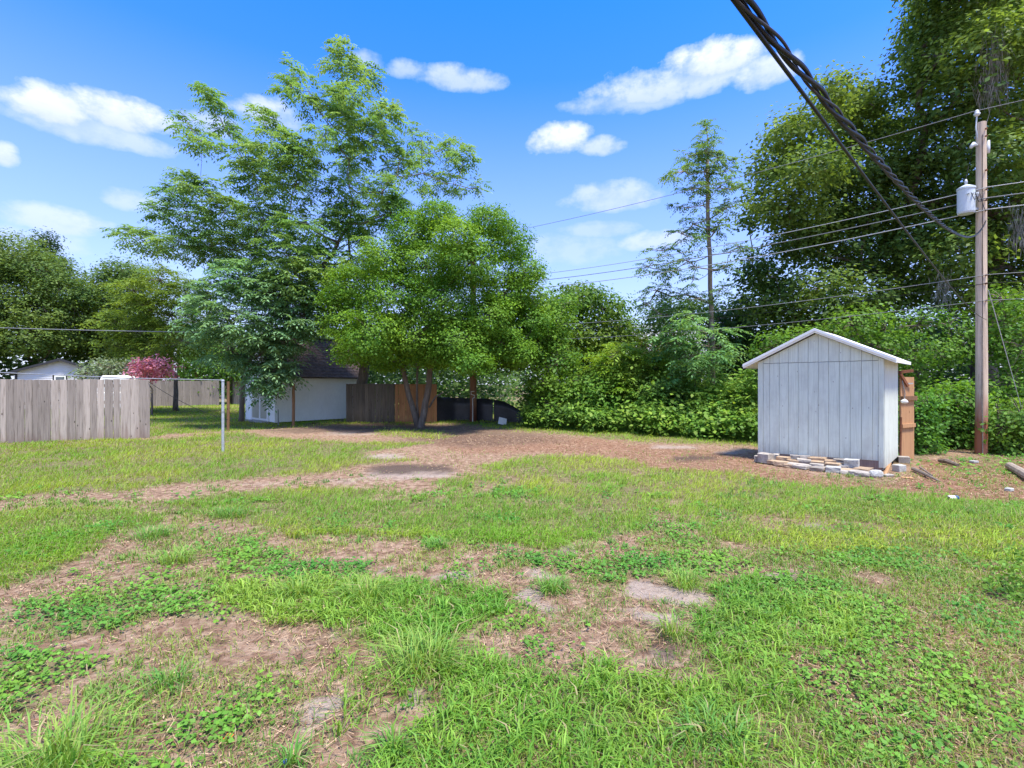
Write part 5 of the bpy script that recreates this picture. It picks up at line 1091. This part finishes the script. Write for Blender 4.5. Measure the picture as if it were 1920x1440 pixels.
VC, cC_ = foliage('small', C[gC], np.repeat(o3, gC.sum(), 0), r, .10, (.06, .15, .03), (.16, .27, .05), 7)
V1 = np.concatenate([VA, VB, VC]); c1 = np.concatenate([cA_, cB_, cC_])
V2, c2 = foliage('broad', C[1::7], np.tile([[0, -.6, .5]], (len(C[1::7]), 1)), r, .17, (.10, .23, .025), (.30, .42, .055), 3)
nb_ = 9000; ub = r.uniform(985, 1425, nb_); Yb = 18.9 - (ub - 980) / 440 * 4.9 - .1 + r.random(nb_) * .6
V3, f3, np3, c3 = blades(np.stack([(ub - 960) / F * Yb, Yb, np.zeros(nb_)], 1), rdir(nb_), .35 + .5 * r.random(nb_), .3 + .8 * r.random(nb_), np.full(nb_, .016), mixcol((.07, .19, .03), (.17, .29, .05), r.random(nb_)), 3)
nq = len(V1) + len(V2); VV = np.concatenate([V1, V2, V3]); FF = np.concatenate([np.arange(nq), f3 + nq]); NN = np.concatenate([np.full(nq // 4, 4), np3])
VV[:, 2] = np.maximum(VV[:, 2], 0.005)
tag(npmesh('undergrowth', VV, FF, NN, np.concatenate([c1, c2, c3]), M_leaf), kind='stuff')
# far woods that close the horizon
n = 7000; az_r = r.uniform(-1.05, 1.05, n); dist = 62 + r.random(n) * 14; ug = 960 + F * np.tan(az_r)
top = 5.5 + 5 * fbm(ug * .008, ug * .003, 4); top = np.where((ug > 1165) & (ug < 1420), np.minimum(top, 4.6 + 1.5 * fbm(ug * .03, ug * 0, 2)), top)
C = np.stack([np.sin(az_r) * dist, np.cos(az_r) * dist, top * r.random(n) ** .7], 1); out = np.stack([-np.sin(az_r), -np.cos(az_r), np.full(n, .4)], 1)
V, cc = foliage('broad', C, out, r, .62, (.045, .11, .025), (.12, .20, .045), 5)
tag(npmesh('treeline', V, np.arange(len(V)), 4, cc, M_leaf), kind='stuff')
# shaded wood under and behind the middle trees
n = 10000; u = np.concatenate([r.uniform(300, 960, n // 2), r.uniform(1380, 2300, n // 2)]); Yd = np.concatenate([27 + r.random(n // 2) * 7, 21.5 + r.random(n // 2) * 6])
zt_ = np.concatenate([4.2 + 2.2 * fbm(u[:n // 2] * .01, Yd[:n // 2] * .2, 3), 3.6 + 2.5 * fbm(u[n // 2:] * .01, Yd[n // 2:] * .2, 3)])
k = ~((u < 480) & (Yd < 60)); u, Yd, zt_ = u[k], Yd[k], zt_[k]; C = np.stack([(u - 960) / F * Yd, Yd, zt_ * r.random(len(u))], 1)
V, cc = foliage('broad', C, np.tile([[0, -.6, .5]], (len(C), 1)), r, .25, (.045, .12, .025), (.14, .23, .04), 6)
V[:, 2] = np.maximum(V[:, 2], 0.005)
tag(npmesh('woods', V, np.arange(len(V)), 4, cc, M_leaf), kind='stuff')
print('TRIS', sum(sum(len(p.vertices) - 2 for p in []) + (len(o.data.loops) - 2 * len(o.data.polygons)) for o in sc.objects if o.type == 'MESH'))
